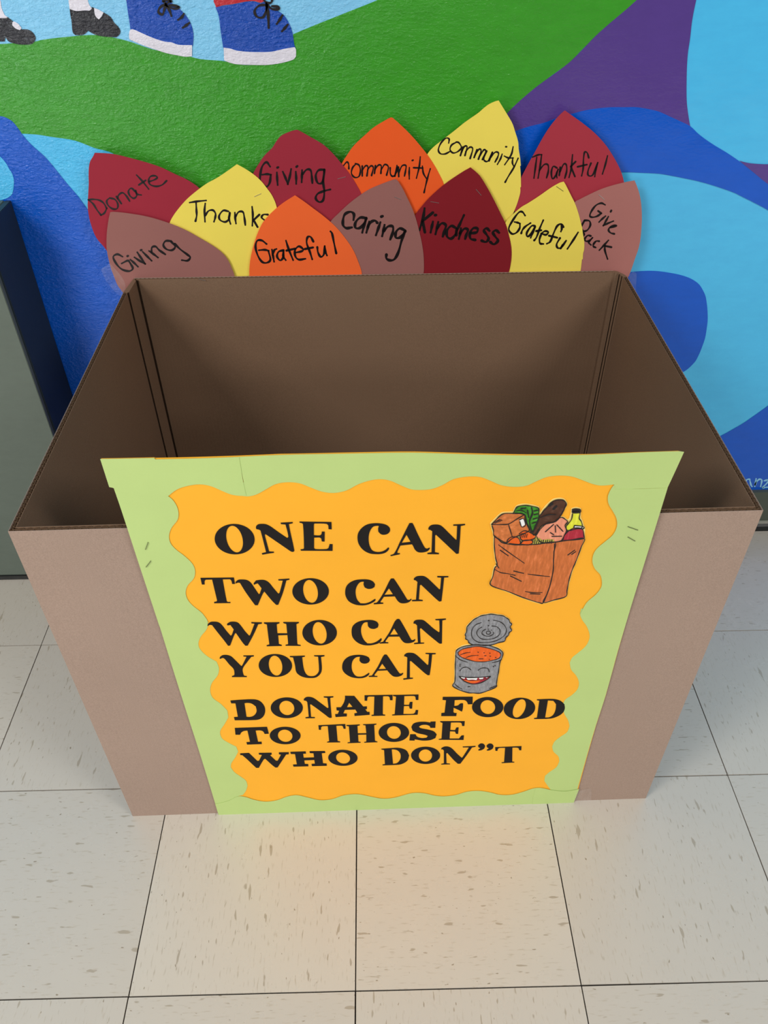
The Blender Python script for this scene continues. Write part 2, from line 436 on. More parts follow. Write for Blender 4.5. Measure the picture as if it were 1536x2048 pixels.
mural('painted_blue_slope', [(-900,215),(-60,224),(0,232),(9,233.6),(23,241),(33,251.5),(42,265),(48,273),(55,281),(67,293),(87.5,311),(103,328),(119,348),(136,369),(156,392),(174,417),(200,450),(260,520),(330,620),(420,800),(440,1010),(-60,1010),(-900,1000)], 'blue', 3, 30)
mural('painted_sky_spot', [(-60,300),(-20,303),(0,312),(8,320),(14,328),(19,337.5),(24,345),(27,353),(28.5,362),(28,371),(27,379),(24.5,388),(20,392),(15.6,395),(8,398),(0,400),(-60,405)], 'sky', 5)
# the cartoon shoes along the top
A = lambda pts: FR(240, 0, 4.2667, pts)
B = lambda pts: FR(0, 0, 5.9077, pts)
mural('painted_trouser_hem', A([(20,-6000),(420,-6000),(440,-40),(300,-10),(78,-8),(76,10),(60,14),(54,4)]), 'shoe_red', 3)
mural('painted_trouser_hem', A([(760,-6000),(1230,-6000),(1260,-80),(1230,10),(1200,22),(1140,8),(1060,15),(960,35),(880,45),(820,65),(812,40),(800,10)]), 'shoe_red', 3)
mural('painted_shoe', A([(54,-20),(58,20),(66,80),(75,140),(84,200),(92,255),(180,300),(300,345),(430,375),(520,385),(622,392),(628,300),(618,240),(600,190),(570,140),(540,105),(505,70),(470,45),(440,20),(430,-30),(300,-12),(150,-10)]), 'shoe_blue', 4)
mural('painted_shoe', A([(815,62),(840,120),(855,220),(870,330),(884,415),(1000,450),(1150,462),(1300,450),(1420,430),(1500,410),(1488,380),(1476,300),(1455,225),(1425,165),(1390,120),(1340,88),(1290,60),(1260,20),(1230,15),(1200,25),(1140,10),(1060,17),(960,37),(880,48)]), 'shoe_blue', 5)
mural('painted_shoe_sole', A([(82,270),(88,252),(110,248),(160,268),(240,304),(320,335),(390,355),(440,360),(490,378),(550,383),(616,383),(616,478),(560,482),(490,470),(400,452),(300,420),(200,385),(130,355),(84,335),(78,310)]), 'shoe_white', 5)
mural('painted_shoe_sole', A([(886,405),(940,412),(1000,430),(1100,440),(1200,442),(1300,438),(1400,415),(1490,400),(1502,420),(1502,480),(1480,505),(1400,530),(1280,550),(1150,552),(1000,546),(930,530),(890,512)]), 'shoe_white', 6)
mural('painted_sock', B([(-260,-8000),(-40,-8000),(0,-20),(10,20),(20,90),(40,140),(62,180),(95,200),(70,220),(0,225),(-60,225)]), 'shoe_white', 3)
mural('painted_sock', B([(770,-8000),(812,0),(818,60),(825,110),(860,135),(1050,135),(1090,100),(1060,60),(1040,0),(1010,-8000)]), 'shoe_white', 3)
mural('painted_shoe', B([(-60,205),(0,212),(70,212),(95,202),(150,245),(200,290),(258,345),(320,345),(370,365),(410,410),(425,450),(410,490),(370,520),(250,525),(170,512),(110,490),(78,455),(66,440),(58,490),(0,488),(-60,486)]), 'shoe_black', 4)
mural('painted_shoe', B([(826,105),(900,128),(1000,122),(1060,125),(1085,105),(1088,80),(1118,95),(1125,160),(1170,228),(1200,200),(1228,145),(1310,200),(1350,265),(1400,315),(1422,360),(1418,400),(1380,438),(1250,432),(1150,415),(1080,385),(1045,360),(1010,395),(960,414),(890,412),(865,385),(855,340),(848,250),(835,180)]), 'shoe_black', 4)
mural('painted_shoe_strap', B([(150,260),(170,250),(220,280),(258,330),(240,355),(190,335),(150,298)]), 'shoe_white', 5)
mural('painted_shoe_strap', B([(1115,92),(1160,108),(1226,145),(1200,195),(1172,228),(1140,200),(1122,160)]), 'shoe_white', 5)
ink('painted_laces', [[(430,10),(395,30),(345,60),(330,100),(365,122),(380,80),(392,30),(370,5),(420,0),(440,10)],[(395,40),(460,72),(505,60),(490,50),(430,40)],[(400,45),(425,90),(440,132)],
      ([(545,118),(528,145),(500,165)],24),([(590,195),(565,215),(540,232)],24),
      [(1225,-10),(1250,20),(1290,20),(1300,-10)],[(1250,40),(1190,45),(1150,90),(1170,140),(1220,145),(1245,95),(1255,40)],[(1255,40),(1300,75),(1355,75),(1350,55),(1300,50)],([(1250,30),(1265,120),(1270,232)],26),
      ([(1385,130),(1365,165),(1340,200)],24),([(1430,210),(1405,240),(1385,262)],24)], 22, fw, z0*7.2, M['ink'], wall, (240,0,4.2667))
ink('painted_signature', [[(560,330),(590,290),(640,285),(650,320),(670,400),(690,430)],[(775,275),(765,350),(748,428)],[(755,400),(790,330),(840,285),(885,290),(890,340),(868,430)],[(945,315),(1000,300),(1050,295),(990,370),(910,455),(970,450),(1060,440)]], 34, fw, z0*4.5, M['signature'], wall, (1436,930,10.24))

# base band and rubber toe along the wall foot
bm = bmesh.new(); bm_box(bm, -.226, 15*T, .905, YW+.01, 0, .100)
base = structure(bm_obj('baseboard_back', bm, M['base']))
bm = bmesh.new()
prof = [(.905,.016),(.899,.0155),(.8935,.011),(.891,.005),(.8905,.0003),(.9049,.0003)]
for x in (-.226, 15*T): prof_v = [bm.verts.new((x, y, z)) for y, z in prof]
bm.verts.ensure_lookup_table(); n = len(prof)
for i in range(n): bm.faces.new([bm.verts[i], bm.verts[(i+1) % n], bm.verts[n+(i+1) % n], bm.verts[n+i]])
bm.faces.new([bm.verts[i] for i in range(n)]); bm.faces.new([bm.verts[n+i] for i in reversed(range(n))])
bmesh.ops.recalc_face_normals(bm, faces=bm.faces[:])
bm_obj('rubber_toe', bm, M['trim_dark'], base)
bm = bmesh.new(); bm_box(bm, -.226, 15*T, .8985, .905, .0155, .0185); bm_obj('toe_highlight_line', bm, M['trim_highlight'], base)  # pale strip standing for the bright highlight along the toe

# built-out painted enclosure left of the box
cabt = thing('heater_cover', 'dark grey-green painted enclosure against the wall, left of the cardboard box', 'cabinet', (-.73, .85, 0))
def bevel_box(x0, x1, y0, y1, z0_, z1, b=.002):
    bm = bmesh.new(); bm_box(bm, x0, x1, y0, y1, z0_, z1); bmesh.ops.recalc_face_normals(bm, faces=bm.faces[:])
    bmesh.ops.bevel(bm, geom=bm.edges[:], offset=b, segments=2, affect='EDGES'); return bm
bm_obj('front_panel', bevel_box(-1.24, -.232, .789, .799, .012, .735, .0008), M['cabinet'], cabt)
bm_obj('side_panel', bevel_box(-.240, -.230, .7995, YW-.002, .0, .735, .0008), M['cabinet_side_shade'], cabt)
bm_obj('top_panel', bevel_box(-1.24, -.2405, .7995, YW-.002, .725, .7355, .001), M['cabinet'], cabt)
bm_obj('toe_strip', bevel_box(-1.24, -.232, .7865, .797, 0, .012, .001), M['trim_dark'], cabt)

# ------------------------------------------------------------------ the cardboard box
H = .613
box = thing('cardboard_box', 'large open-topped brown double-wall cardboard donation box standing on the tiled floor', 'box', (.36, .57, 0))
FLo, FRo = Vector((-.0510, .2567)), Vector((.7690, .2672))
BR1, BR2 = Vector((.7700, .8630)), Vector((.7570, .8850))
BL2, BL1 = Vector((-.0540, .8875)), Vector((-.0600, .8345))
th = .0068
FLi, FRi = FLo + Vector((th, th)), FRo + Vector((-th, th))
BR1i, BR2i = Vector((.7632, .8605)), Vector((.7530, .8785))
BL2i, BL1i = Vector((-.0490, .8812)), Vector((-.0532, .8345))
def lerp2(a, b, t): return a + (b - a) * t
def slab(bm, o0, o1, i0, i1, t0, t1, z0_, z1):
    q = [lerp2(o0, i0, t0), lerp2(o1, i1, t0), lerp2(o1, i1, t1), lerp2(o0, i0, t1)]
    a = [bm.verts.new((p.x, p.y, z0_)) for p in q]; b_ = [bm.verts.new((p.x, p.y, z1)) for p in q]
    bm.faces.new(a[::-1]); bm.faces.new(b_)
    for k in range(4): bm.faces.new([a[k], a[(k+1) % 4], b_[(k+1) % 4], b_[k]])
def flute(bm, o0, o1, i0, i1, t0, t1, z0_, z1, pitch, ph):
    L = (o1 - o0).length; n = max(2, int(L / pitch)); seg = 6; prev = None
    for k in range(n * seg + 1):
        s_ = k / (n * seg)
        f = .5 + .5 * math.sin(2 * math.pi * k / seg + ph)
        f = .5 + max(-.5, min(.5, (f - .5) * 1.15))
        t = t0 + (t1 - t0) * f
        pts = [lerp2(lerp2(o0, o1, s_), lerp2(i0, i1, s_), tt) for tt in (t - .022, t + .022)]
        cur = [bm.verts.new((pts[0].x, pts[0].y, z0_)), bm.verts.new((pts[0].x, pts[0].y, z1)), bm.verts.new((pts[1].x, pts[1].y, z1)), bm.verts.new((pts[1].x, pts[1].y, z0_))]
        if prev:
            for a, b_ in ((0, 1), (1, 2), (2, 3)): bm.faces.new([prev[a], cur[a], cur[b_], prev[b_]])
        prev = cur
def panel(name, o0, o1, i0, i1, rip=0):
    bm = bmesh.new(); zc = H - .016
    slab(bm, o0, o1, i0, i1, 0, .07, .0, H)
    bmesh.ops.recalc_face_normals(bm, faces=bm.faces[:])
    p = bm_obj(name, bm, M['kraft'], box)
    bm = bmesh.new(); slab(bm, o0, o1, i0, i1, .0705, .9295, .0, zc); bmesh.ops.recalc_face_normals(bm, faces=bm.faces[:])
    bm_obj('core', bm, M['core_and_crease_shade'], p)
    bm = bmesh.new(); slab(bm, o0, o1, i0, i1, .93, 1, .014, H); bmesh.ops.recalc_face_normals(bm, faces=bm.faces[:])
    bm_obj('inner_liner', bm, M['kraft_in_shade'], p)
    bm = bmesh.new()
    slab(bm, o0, o1, i0, i1, .475, .535, zc, H - .0003)
    flute(bm, o0, o1, i0, i1, .10, .445, zc, H - .0006, .0072, .4)
    flute(bm, o0, o1, i0, i1, .565, .90, zc, H - .0006, .0082, 1.7)
    fl = bm_obj('fluting', bm, M['kraft_dark'], p); fl['kind'] = 'stuff'
    return p
panel('front_panel', FLo, FRo, FLi, FRi)
panel('right_panel', FRo, BR1, FRi, BR1i)
panel('back_panel', BR2 + Vector((-.004, 0)), BL2, BR2i + Vector((-.004, 0)), BL2i)
panel('left_panel', BL1, FLo, BL1i + Vector((0, -.0030)), FLi)
# glued joint flap bent inwards across the left rear corner
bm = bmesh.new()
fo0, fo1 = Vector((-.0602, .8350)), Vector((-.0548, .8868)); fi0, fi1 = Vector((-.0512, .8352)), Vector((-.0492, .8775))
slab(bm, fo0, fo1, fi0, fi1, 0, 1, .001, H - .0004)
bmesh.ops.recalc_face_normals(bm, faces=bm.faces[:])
bm_obj('joint_flap', bm, M['kraft_in_shade'], box)
# scored and crushed corner at the right rear: vertical ridges between creases
bm = bmesh.new()
inner = [Vector(p) for p in ((.7632,.8590),(.7620,.8612),(.7634,.8632),(.7616,.8662),(.7629,.8684),(.7605,.8720),(.7583,.8744),(.7592,.8762),(.7540,.8776),(.7533,.8790),(.7500,.8781),(.7420,.8786))]
outer = [Vector((.7700, .8615)), Vector((.7692, .8660)), Vector((.7670, .8710)), Vector((.7640, .8760)), Vector((.7610, .8810)), Vector((.7570, .8850)), Vector((.7420, .8856))]
ring = outer[::-1] + inner
lo = [bm.verts.new((p.x, p.y, .001)) for p in ring]; hi = [bm.verts.new((p.x, p.y, H - .0004)) for p in ring]
bm.faces.new(hi); bm.faces.new(lo[::-1])
for k in range(len(ring)): bm.faces.new([lo[k], lo[(k+1) % len(ring)], hi[(k+1) % len(ring)], hi[k]])
bmesh.ops.recalc_face_normals(bm, faces=bm.faces[:]); bmesh.ops.triangulate(bm, faces=[f for f in bm.faces if len(f.verts) > 4])
bm_obj('scored_corner', bm, M['kraft_in_shade'], box)
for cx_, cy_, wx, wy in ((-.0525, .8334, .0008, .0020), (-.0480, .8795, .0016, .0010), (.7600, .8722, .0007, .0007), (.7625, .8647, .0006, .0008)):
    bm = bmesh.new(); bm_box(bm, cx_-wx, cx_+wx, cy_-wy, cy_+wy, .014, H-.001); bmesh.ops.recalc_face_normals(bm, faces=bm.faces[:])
    bm_obj('crease_shade', bm, M['core_and_crease_shade'], box)  # dark strips set in the folds, standing for shade in the creases
# floor of the box: two outer flaps meeting in the middle over two inner flaps
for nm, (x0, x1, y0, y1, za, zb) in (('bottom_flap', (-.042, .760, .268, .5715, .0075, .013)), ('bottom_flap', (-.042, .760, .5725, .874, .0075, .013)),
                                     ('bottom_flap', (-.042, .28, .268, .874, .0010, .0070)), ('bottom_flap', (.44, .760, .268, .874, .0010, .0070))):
    bm = bmesh.new(); bm_box(bm, x0, x1, y0, y1, za, zb); bmesh.ops.recalc_face_normals(bm, faces=bm.faces[:]); bm_obj(nm, bm, M['kraft_in_shade'], box)
fback = lambda x, z: .8785
staple((397.8, 557.6), (411, 561), fback, .0002, M['steel'], box)

# ------------------------------------------------------------------ the paper feathers
def feather(word, label, frame, left, tip, right, mat, layer, strokes, width, staples=(), lean=.001, dark=False, x_tilt=0.0):
    y0 = .8884 + .0009 * layer
    def fy(x, z): return y0 + lean * max(0.0, z - .613) + x_tilt * max(0.0, z - .60) * (x - .36)
    pts = [tip] + list(right) + list(reversed(left))
    px = FR(*frame, pts)
    c = on_surf(*FR(*frame, [tip])[0], fy)
    t = thing('paper_feather', label, 'paper feather', (c.x, y0, .58), 'paper feathers fixed in two rows along the back of the box')
    sheet('paper_sheet', [(px, [])], fy, 0, .00035, M[mat], t, ang=38)
    ink('lettering', strokes, width * 1.2, fy, .00022, M['ink'], t, frame)
    for a, b_ in staples: staple(a, b_, fy, .0002, M['steel_dark'] if dark else M['steel'], t)
    return t
S_ = lambda *a: list(a)
feather('Donate', 'dark crimson paper feather reading Donate, at the far left of the back row', (170,300,6.678),
    [(110,80),(70,150),(52,230),(48,350),(50,450),(42,600),(36,750),(46,850),(75,980),(150,1170),(280,1330),(500,1700),(700,2150)], (130,38),
    [(250,42),(400,58),(600,105),(800,160),(1000,225),(1200,320),(1350,390),(1450,450),(1520,505),(1640,650),(1700,900),(1650,1300),(1500,1700),(1250,2150)], 'f_crimson', 6,
    [[(45,665),(110,720),(160,800),(215,870)],[(215,870),(260,840),(290,780)],[(290,780),(250,710),(190,670),(110,658),(45,665)],
     [(330,640),(290,680),(310,740),(370,785),(430,780),(438,720),(400,660),(330,640)],[(420,620),(485,715)],[(435,650),(450,600),(500,570),(550,610),(595,680)],
     [(675,560),(620,510),(580,550),(600,610),(650,645),(690,610),(675,540)],[(672,550),(700,590),(750,600)],[(690,335),(770,420),(850,520)],[(720,465),(810,405)],
     [(860,420),(920,400),(965,370),(940,345),(880,350),(850,400),(870,460),(950,485),(1030,465),(1090,410)]], 21)
feather('Giving', 'dusty brown paper feather reading Giving, at the left rear corner of the box', (200,420,5.486),
    [(95,100),(75,250),(72,400),(85,500),(120,640),(150,720),(190,820),(250,905),(330,1020),(420,1200)], (112,24),
    [(150,20),(300,35),(530,75),(760,145),(930,215),(1100,310),(1250,400),(1350,480),(1410,560),(1450,650),(1475,720),(1480,850),(1400,1020),(1200,1200)], 'f_brown', 0,
    [[(245,510),(190,485),(145,515),(180,590),(240,650),(320,670),(360,640),(330,580)],[(330,580),(305,555),(240,585)],[(335,545),(375,580),(415,620)],[(300,506),(308,503)],
     [(380,520),(440,560),(495,590)],[(495,590),(440,510),(410,465)],[(470,460),(520,510),(565,555)],[(447,441),(456,438)],[(540,450),(590,485),(635,520)],
     [(565,460),(570,410),(610,400),(650,440),(715,485)],[(780,340),(720,340),(695,385),(730,430),(790,440),(825,400),(780,345)],[(820,370),(880,430),(960,490),(990,520),(960,555),(900,550)]], 20)
feather('Thanks', 'yellow paper feather reading Thanks, between the Donate feather and the orange Grateful one', (335,320,6.827),
    [(700,230),(530,325),(400,420),(270,530),(170,640),(80,760),(30,860),(10,1000),(80,1250),(250,1500),(450,1900)], (948,58),
    [(1060,120),(1180,200),(1280,290),(1360,390),(1430,490),(1490,640),(1510,850),(1460,1150),(1350,1500),(1200,1900)], 'f_yellow', 4.5,
    [[(305,580),(400,565),(525,552)],[(390,580),(395,680),(398,760),(382,835)],[(515,595),(505,700),(512,840)],[(512,760),(560,695),(620,685),(655,730),(650,790),(635,840)],
     [(830,700),(760,690),(705,760),(720,820),(790,845),(840,800),(850,720)],[(848,720),(840,800),(860,870)],[(920,720),(925,800),(935,865)],[(925,780),(970,710),(1030,710),(1050,790),(1062,885)],
     [(1155,640),(1165,750),(1158,895)],[(1255,745),(1175,820)],[(1175,820),(1230,915)],[(1370,745),(1310,745),(1285,785),(1340,830),(1400,870)]], 24, [((508.6,393.2),(522.5,387))])
feather('Giving', 'crimson paper feather reading Giving, standing behind the orange Grateful feather', (490,250,6.4),
    [(560,90),(460,140),(400,210),(350,290),(250,390),(180,490),(110,610),(60,750),(60,900),(150,1200),(250,1500),(400,2200)], (660,62),
    [(700,75),(850,160),(1000,250),(1120,360),(1240,500),(1350,640),(1430,770),(1490,890),(1510,1050),(1450,1300),(1300,1700),(1100,2200)], 'f_crimson', 6,
    [[(320,530),(275,475),(220,530),(195,640),(200,730),(270,790),(315,740),(330,640)],[(330,635),(280,628),(225,635)],[(408,610),(412,690),(418,765)],[(413,546),(425,540)],
     [(485,600),(520,680),(548,755)],[(548,755),(575,650),(590,565)],[(650,600),(655,680),(655,750)],[(658,536),(670,525)],[(730,580),(728,660),(725,730)],[(735,630),(790,570),(840,580),(855,660),(862,740)],
     [(1010,570),(940,580),(905,650),(930,740),(985,740),(1010,660),(1015,570)],[(1015,570),(1000,720),(1015,850),(1000,960),(950,985),(905,940),(930,880),(1010,845),(1090,825)]], 25, [((675,357.8),(691.6,353.3))])
feather('Grateful', 'bright orange paper feather reading Grateful, standing in the front row', (490,380,6.4),
    [(480,170),(340,290),(240,400),(180,510),(130,640),(85,800),(60,950),(55,1085),(80,1300),(200,1500)], (640,68),
    [(760,150),(880,240),(1000,330),(1150,460),(1270,600),(1380,760),(1450,920),(1495,1070),(1480,1300),(1350,1500)], 'f_orange', 0,
    [[(275,690),(215,645),(155,650),(135,730),(165,840),(220,920),(280,930),(325,890),(300,780)],[(300,775),(250,765),(180,770)],[(345,765),(360,850),(372,915)],[(355,830),(375,770),(400,755)],
     [(490,770),(430,790),(410,850),(450,900),(490,860),(495,770)],[(490,780),(490,850),(520,895)],[(525,650),(560,760),(615,895)],[(530,775),(640,750)],
     [(650,800),(720,785),(745,760),(690,720),(640,770),(645,850),(690,890),(770,880)],[(875,660),(840,600),(800,605),(790,680),(830,790),(860,885)],[(765,755),(870,735)],
     [(925,730),(935,800),(970,855),(1010,820),(1020,720)],[(1020,720),(1030,790),(1048,835)],[(1095,530),(1115,560),(1140,680),(1168,810)]], 24)
feather('Caring', 'dusty brown paper feather reading Caring, right of the orange Grateful feather', (655,350,7.68),
    [(1000,75),(850,130),(650,215),(500,310),(330,440),(180,580),(45,720),(-20,900),(-20,1200),(50,1600),(200,1850)], (1045,62),
    [(1080,90),(1150,200),(1220,340),(1300,510),(1360,680),(1410,870),(1450,1050),(1475,1230),(1482,1400),(1475,1510),(1430,1700),(1350,1850)], 'f_brown', 1,
    [[(400,685),(405,600),(350,565),(270,600),(240,680),(240,770),(290,815),(370,805)],[(590,660),(500,655),(430,730),(430,810),(500,810),(570,730),(595,660)],[(595,670),(560,780),(535,880)],
     [(640,720),(620,800),(598,880)],[(625,790),(670,720),(730,700),(765,735)],[(810,730),(780,820),(745,920)],[(825,640),(845,632)],[(875,770),(860,850),(840,935)],
     [(865,860),(930,790),(1000,790),(1005,870),(965,985)],[(1190,850),(1110,820),(1050,880),(1050,960),(1110,960),(1170,900),(1195,860)],
     [(1190,860),(1140,1000),(1090,1180),(1030,1290),(960,1310),(905,1280),(905,1220)]], 36, [((789,393.6),(802,399))])
feather('Community', 'burnt orange paper feather reading Community, in the back row', (675,225,6.98),
    [(700,90),(510,205),(400,300),(230,460),(130,600),(60,715),(20,850),(20,1100),(150,1600),(300,2000),(450,2700)], (745,68),
    [(770,75),(900,190),(1030,320),(1110,410),(1240,570),(1330,700),(1410,840),(1485,1005),(1510,1200),(1450,1600),(1300,2100),(1150,2700)], 'f_burnt', 7,
    [[(80,745),(130,690),(155,720),(158,785)],[(260,715),(210,770),(195,850),(240,905),(300,890),(320,810),(300,735),(250,712)],[(345,745),(345,885)],[(350,800),(390,745),(425,760),(410,885)],
     [(420,800),(465,745),(500,770),(475,880)],[(530,740),(515,850)],[(520,800),(570,735),(610,745),(605,850)],[(615,790),(660,725),(710,760),(685,875)],[(735,770),(740,860),(780,890),(830,820),(830,740)],
     [(830,760),(800,890)],[(850,760),(855,895)],[(855,840),(900,745),(955,740),(950,810),(935,885)],[(1003,770),(1000,840),(1002,925)],[(1043,669),(1055,664)],[(1155,620),(1140,760),(1102,915)],
     [(1062,770),(1190,775)],[(1185,750),(1200,850),(1250,935)],[(1295,785),(1260,900),(1230,1020),(1208,1118)]], 20)
feather('Kindness', 'dark red paper feather reading Kindness, standing in the front row', (825,325,7.493),
    [(750,140),(480,325),(250,530),(120,680),(45,785),(0,950),(-20,1150),(20,1600),(150,1850)], (870,72),
    [(950,140),(1010,200),(1100,340),(1200,520),(1320,760),(1400,930),(1450,1110),(1480,1260),(1485,1400),(1470,1530),(1445,1640),(1350,1850)], 'f_darkred', 2,
    [[(180,690),(160,820),(105,1010)],[(305,750),(170,860)],[(150,870),(185,1045)],[(305,890),(290,960),(272,1045)],[(336,788),(352,786)],[(385,895),(370,970),(345,1070)],
     [(370,980),(440,910),(500,940),(480,1020),(455,1105)],[(650,980),(580,950),(515,1020),(520,1110),(580,1140),(640,1080),(665,1000)],[(770,790),(710,920),(670,1010),(655,1090)],
     [(725,990),(715,1060),(695,1140)],[(710,1060),(780,990),(830,1010),(810,1070),(790,1140)],[(870,1060),(960,1045),(975,990),(910,985),(860,1060),(870,1140),(940,1160)],
     [(1150,1020),(1110,985),(1070,1020),(1110,1080),(1140,1140),(1100,1190),(1035,1170)],[(1295,1050),(1250,1015),(1205,1050),(1240,1110),(1280,1170),(1220,1225),(1165,1190)]], 35,
    [((861,403),(878,406)),((952,378.5),(962.5,390.6))])
feather('Community', 'tall yellow paper feather reading Community, the highest of the back row', (850,195,7.493),
    [(1060,55),(960,100),(880,160),(800,230),(600,370),(400,530),(230,660),(120,750),(35,850),(-20,1000),(0,1300),(150,1900),(400,3100)], (1105,45),
    [(1150,120),(1230,250),(1310,390),(1350,510),(1395,660),(1405,780),(1425,900),(1436,1022),(1425,1027),(1435,1150),(1439,1340),(1428,1347),(1428,1420),(1400,1530),(1370,1620),(1320,1740),(1230,1950),(1120,2400),(1000,3100)], 'f_yellow', 8,
    [[(355,680),(360,620),(310,610),(240,680),(200,780),(230,840),(300,845),(370,810)],[(480,665),(400,710),(375,780),(420,830),(490,810),(545,750),(510,680),(470,665)],[(570,740),(530,870)],
     [(550,820),(590,735),(630,740),(598,870)],[(610,810),(670,745),(715,770),(675,915)],[(780,780),(735,900)],[(750,860),(810,775),(840,800),(800,925)],[(820,880),(880,785),(910,810),(860,930)],
     [(925,800),(880,920),(920,960),(960,930),(1010,820)],[(1010,820),(960,950)],[(980,900),(1050,820),(1100,830),(1090,890),(1050,965)],[(1155,850),(1130,920),(1085,1000)],[(1210,738),(1222,738)],
     [(1320,740),(1290,860),(1195,1005)],[(1190,878),(1250,905),(1320,905)],[(1315,905),(1310,980),(1330,1030)],[(1395,910),(1330,1050),(1250,1180),(1200,1270)]], 22)
feather('Thankful', 'raspberry red paper feather reading Thankful, at the right of the back row', (1030,210,6.678),
    [(590,140),(480,270),(370,440),(260,640),(160,820),(80,980),(20,1180),(0,1500),(80,1900),(250,2600)], (665,72),
    [(760,140),(900,240),(1060,370),(1200,520),(1290,650),(1370,790),(1420,900),(1455,1025),(1480,1200),(1450,1600),(1350,2000),(1200,2600)], 'f_raspberry', 9,
    [[(235,695),(310,665),(355,662)],[(290,700),(270,850),(253,975)],[(355,665),(335,820),(308,975)],[(325,870),(390,795),(440,800),(445,880),(422,970)],
     [(560,840),(510,820),(485,900),(500,985),(545,940),(575,860)],[(575,860),(555,920),(560,970)],[(605,830),(590,940)],[(600,890),(650,790),(685,800),(690,880),(665,975)],
     [(768,665),(750,850),(722,965)],[(810,755),(745,820)],[(745,820),(800,955)],[(985,705),(965,640),(930,630),(915,720),(910,850),(890,945)],[(835,825),(960,795)],
     [(1015,775),(975,880),(980,940),(1040,930),(1105,770)],[(1105,770),(1080,860),(1065,955)],[(1235,680),(1205,800),(1168,920)]], 20)
feather('Grateful', 'yellow paper feather reading Grateful, in the front row right of Kindness', (1005,355,8.777),
    [(1000,95),(850,180),(650,320),(450,450),(330,520),(180,650),(60,780),(0,950),(0,1300),(60,1750),(150,2000)], (1075,72),
    [(1110,130),(1210,330),(1270,450),(1330,620),(1390,850),(1400,890),(1410,980),(1435,1130),(1432,1270),(1415,1330),(1410,1430),(1395,1440),(1370,1645),(1300,2000)], 'f_yellow', 3,
    [[(395,665),(350,605),(290,610),(200,720),(110,890),(160,985),(240,970),(300,890),(305,810)],[(305,805),(260,790),(215,780)],[(490,800),(400,860),(350,920),(328,980)],
     [(570,850),(510,850),(430,960),(430,1030),(480,1010),(560,880)],[(575,870),(530,970),(495,1055)],[(715,750),(650,900),(600,1040),(555,1105)],[(590,940),(680,925)],
     [(680,980),(760,1005),(805,960),(750,940),(690,980),(650,1080),(660,1155),(715,1165)],[(1070,870),(1030,815),(960,850),(900,970),(840,1120),(780,1160)],[(1030,820),(1040,900),(1025,945)],
     [(815,1020),(960,1055)],[(1010,1060),(950,1170),(970,1235),(1030,1225),(1115,1110)],[(1060,1180),(1020,1245)],[(1325,965),(1240,1100),(1140,1250)]], 31, [((1112.7,372.7),(1126.7,382.3))], dark=True)
feather('Give Back', 'rosy brown paper feather reading Give Back, at the right rear corner of the box', (1140,350,9.6),
    [(1100,130),(850,190),(600,270),(380,370),(180,470),(90,525),(20,700),(20,1200),(100,1900),(300,2300)], (1240,105),
    [(1280,200),(1330,350),(1360,500),(1375,650),(1380,850),(1370,1050),(1350,1250),(1310,1430),(1250,1600),(1200,1750),(1150,1890),(1110,1975),(950,2300)], 'f_rose', 4,
    [[(670,570),(600,540),(500,580),(420,680),(380,780),(430,810),(520,790),(600,735)],[(600,735),(540,690)],[(680,790),(620,840),(560,900)],[(793,680),(780,705)],
     [(735,800),(690,880),(640,970)],[(640,970),(720,930),(830,885)],[(770,1010),(890,975),(860,965),(770,1000),(740,1060),(780,1110),(850,1130)],
     [(200,1010),(280,870)],[(280,870),(370,880),(390,960),(340,1050),(270,1080),(230,1040)],[(240,1090),(270,1140),(230,1200)],
     [(400,1170),(340,1160),(280,1230),(310,1270),(370,1260),(430,1205)],[(430,1205),(360,1290),(400,1340)],[(560,1270),(500,1270),(450,1330),(450,1370),(490,1390)],
     [(735,1255),(650,1350),(565,1440)],[(795,1385),(670,1360)],[(670,1360),(670,1450),(720,1610)]], 32, [((1197.3,389),(1208.6,398.8))])

# bits of clear tape holding the outer feathers
ft = lambda x, z: .8925
tp = sheet('clear_tape', [([(203,536),(222,524),(250,560),(252,590),(238,588),(215,562)], [])], ft, .005, .0001, M['tape'], None)
tp['label'] = 'wrinkled clear tape at the left rear corner of the box, on the blue wall side'; tp['category'] = 'tape'
tp = sheet('clear_tape', [([(1256,548),(1266,540),(1272,545),(1270,580),(1262,572)], [])], ft, .005, .0001, M['tape'], None)
tp['label'] = 'clear tape at the right rear corner, beside the Give Back feather'; tp['category'] = 'tape'

# ------------------------------------------------------------------ the poster on the front of the box
def fp(x, z):
    y = .2572 + (x + .051) * .0128 - .0012
    u = max(0.0, 1 - ((x - .365) / .31) ** 2)
    s_ = min(1.0, max(0.0, (z - .40) / .32)); s_ = s_ * s_ * (3 - 2 * s_)
    return y - .021 * u * s_
poster = thing('poster', 'orange food-drive poster with pale green scalloped border on the front of the box', 'poster', (.365, .255, 0))
CUT = (.06, .68, .0, .72, .03)
TL = [(201.5,915),(309,913),(311,914),(400,912),(478.7,909.5),(560,906),(680,903.6),(760,902),(800,901.4),(830,901.4),(864,902.2),(905,903.6),(950,905),(1051.7,907),(1176.7,906.5),(1276.7,902.5),(1355.8,900),(1367.5,901.7)]
RT = [(1335,974),(1298,1094),(1260,1217.5),(1237,1297),(1212,1388),(1192,1450),(1175,1509),(1157,1575),(1146,1604.5)]
BT = [(1000,1608.5),(850,1613.5),(700,1618),(560,1623),(437.5,1627.4)]
LT = [(400,1505),(360,1380),(319.4,1249),(275,1115),(227.6,973)]
sheet('poster_board', [([(203,916)]+[(x, y+.9) for x, y in TL[1:-1]]+[(1366,903)]+[(x-.4, y) for x, y in RT]+BT[:-1]+[(438.4,1626.6)]+[(x+.9, y) for x, y in LT], [])], fp, .0012, .0007, M['orange_board'], poster, CUT, smooth=False)
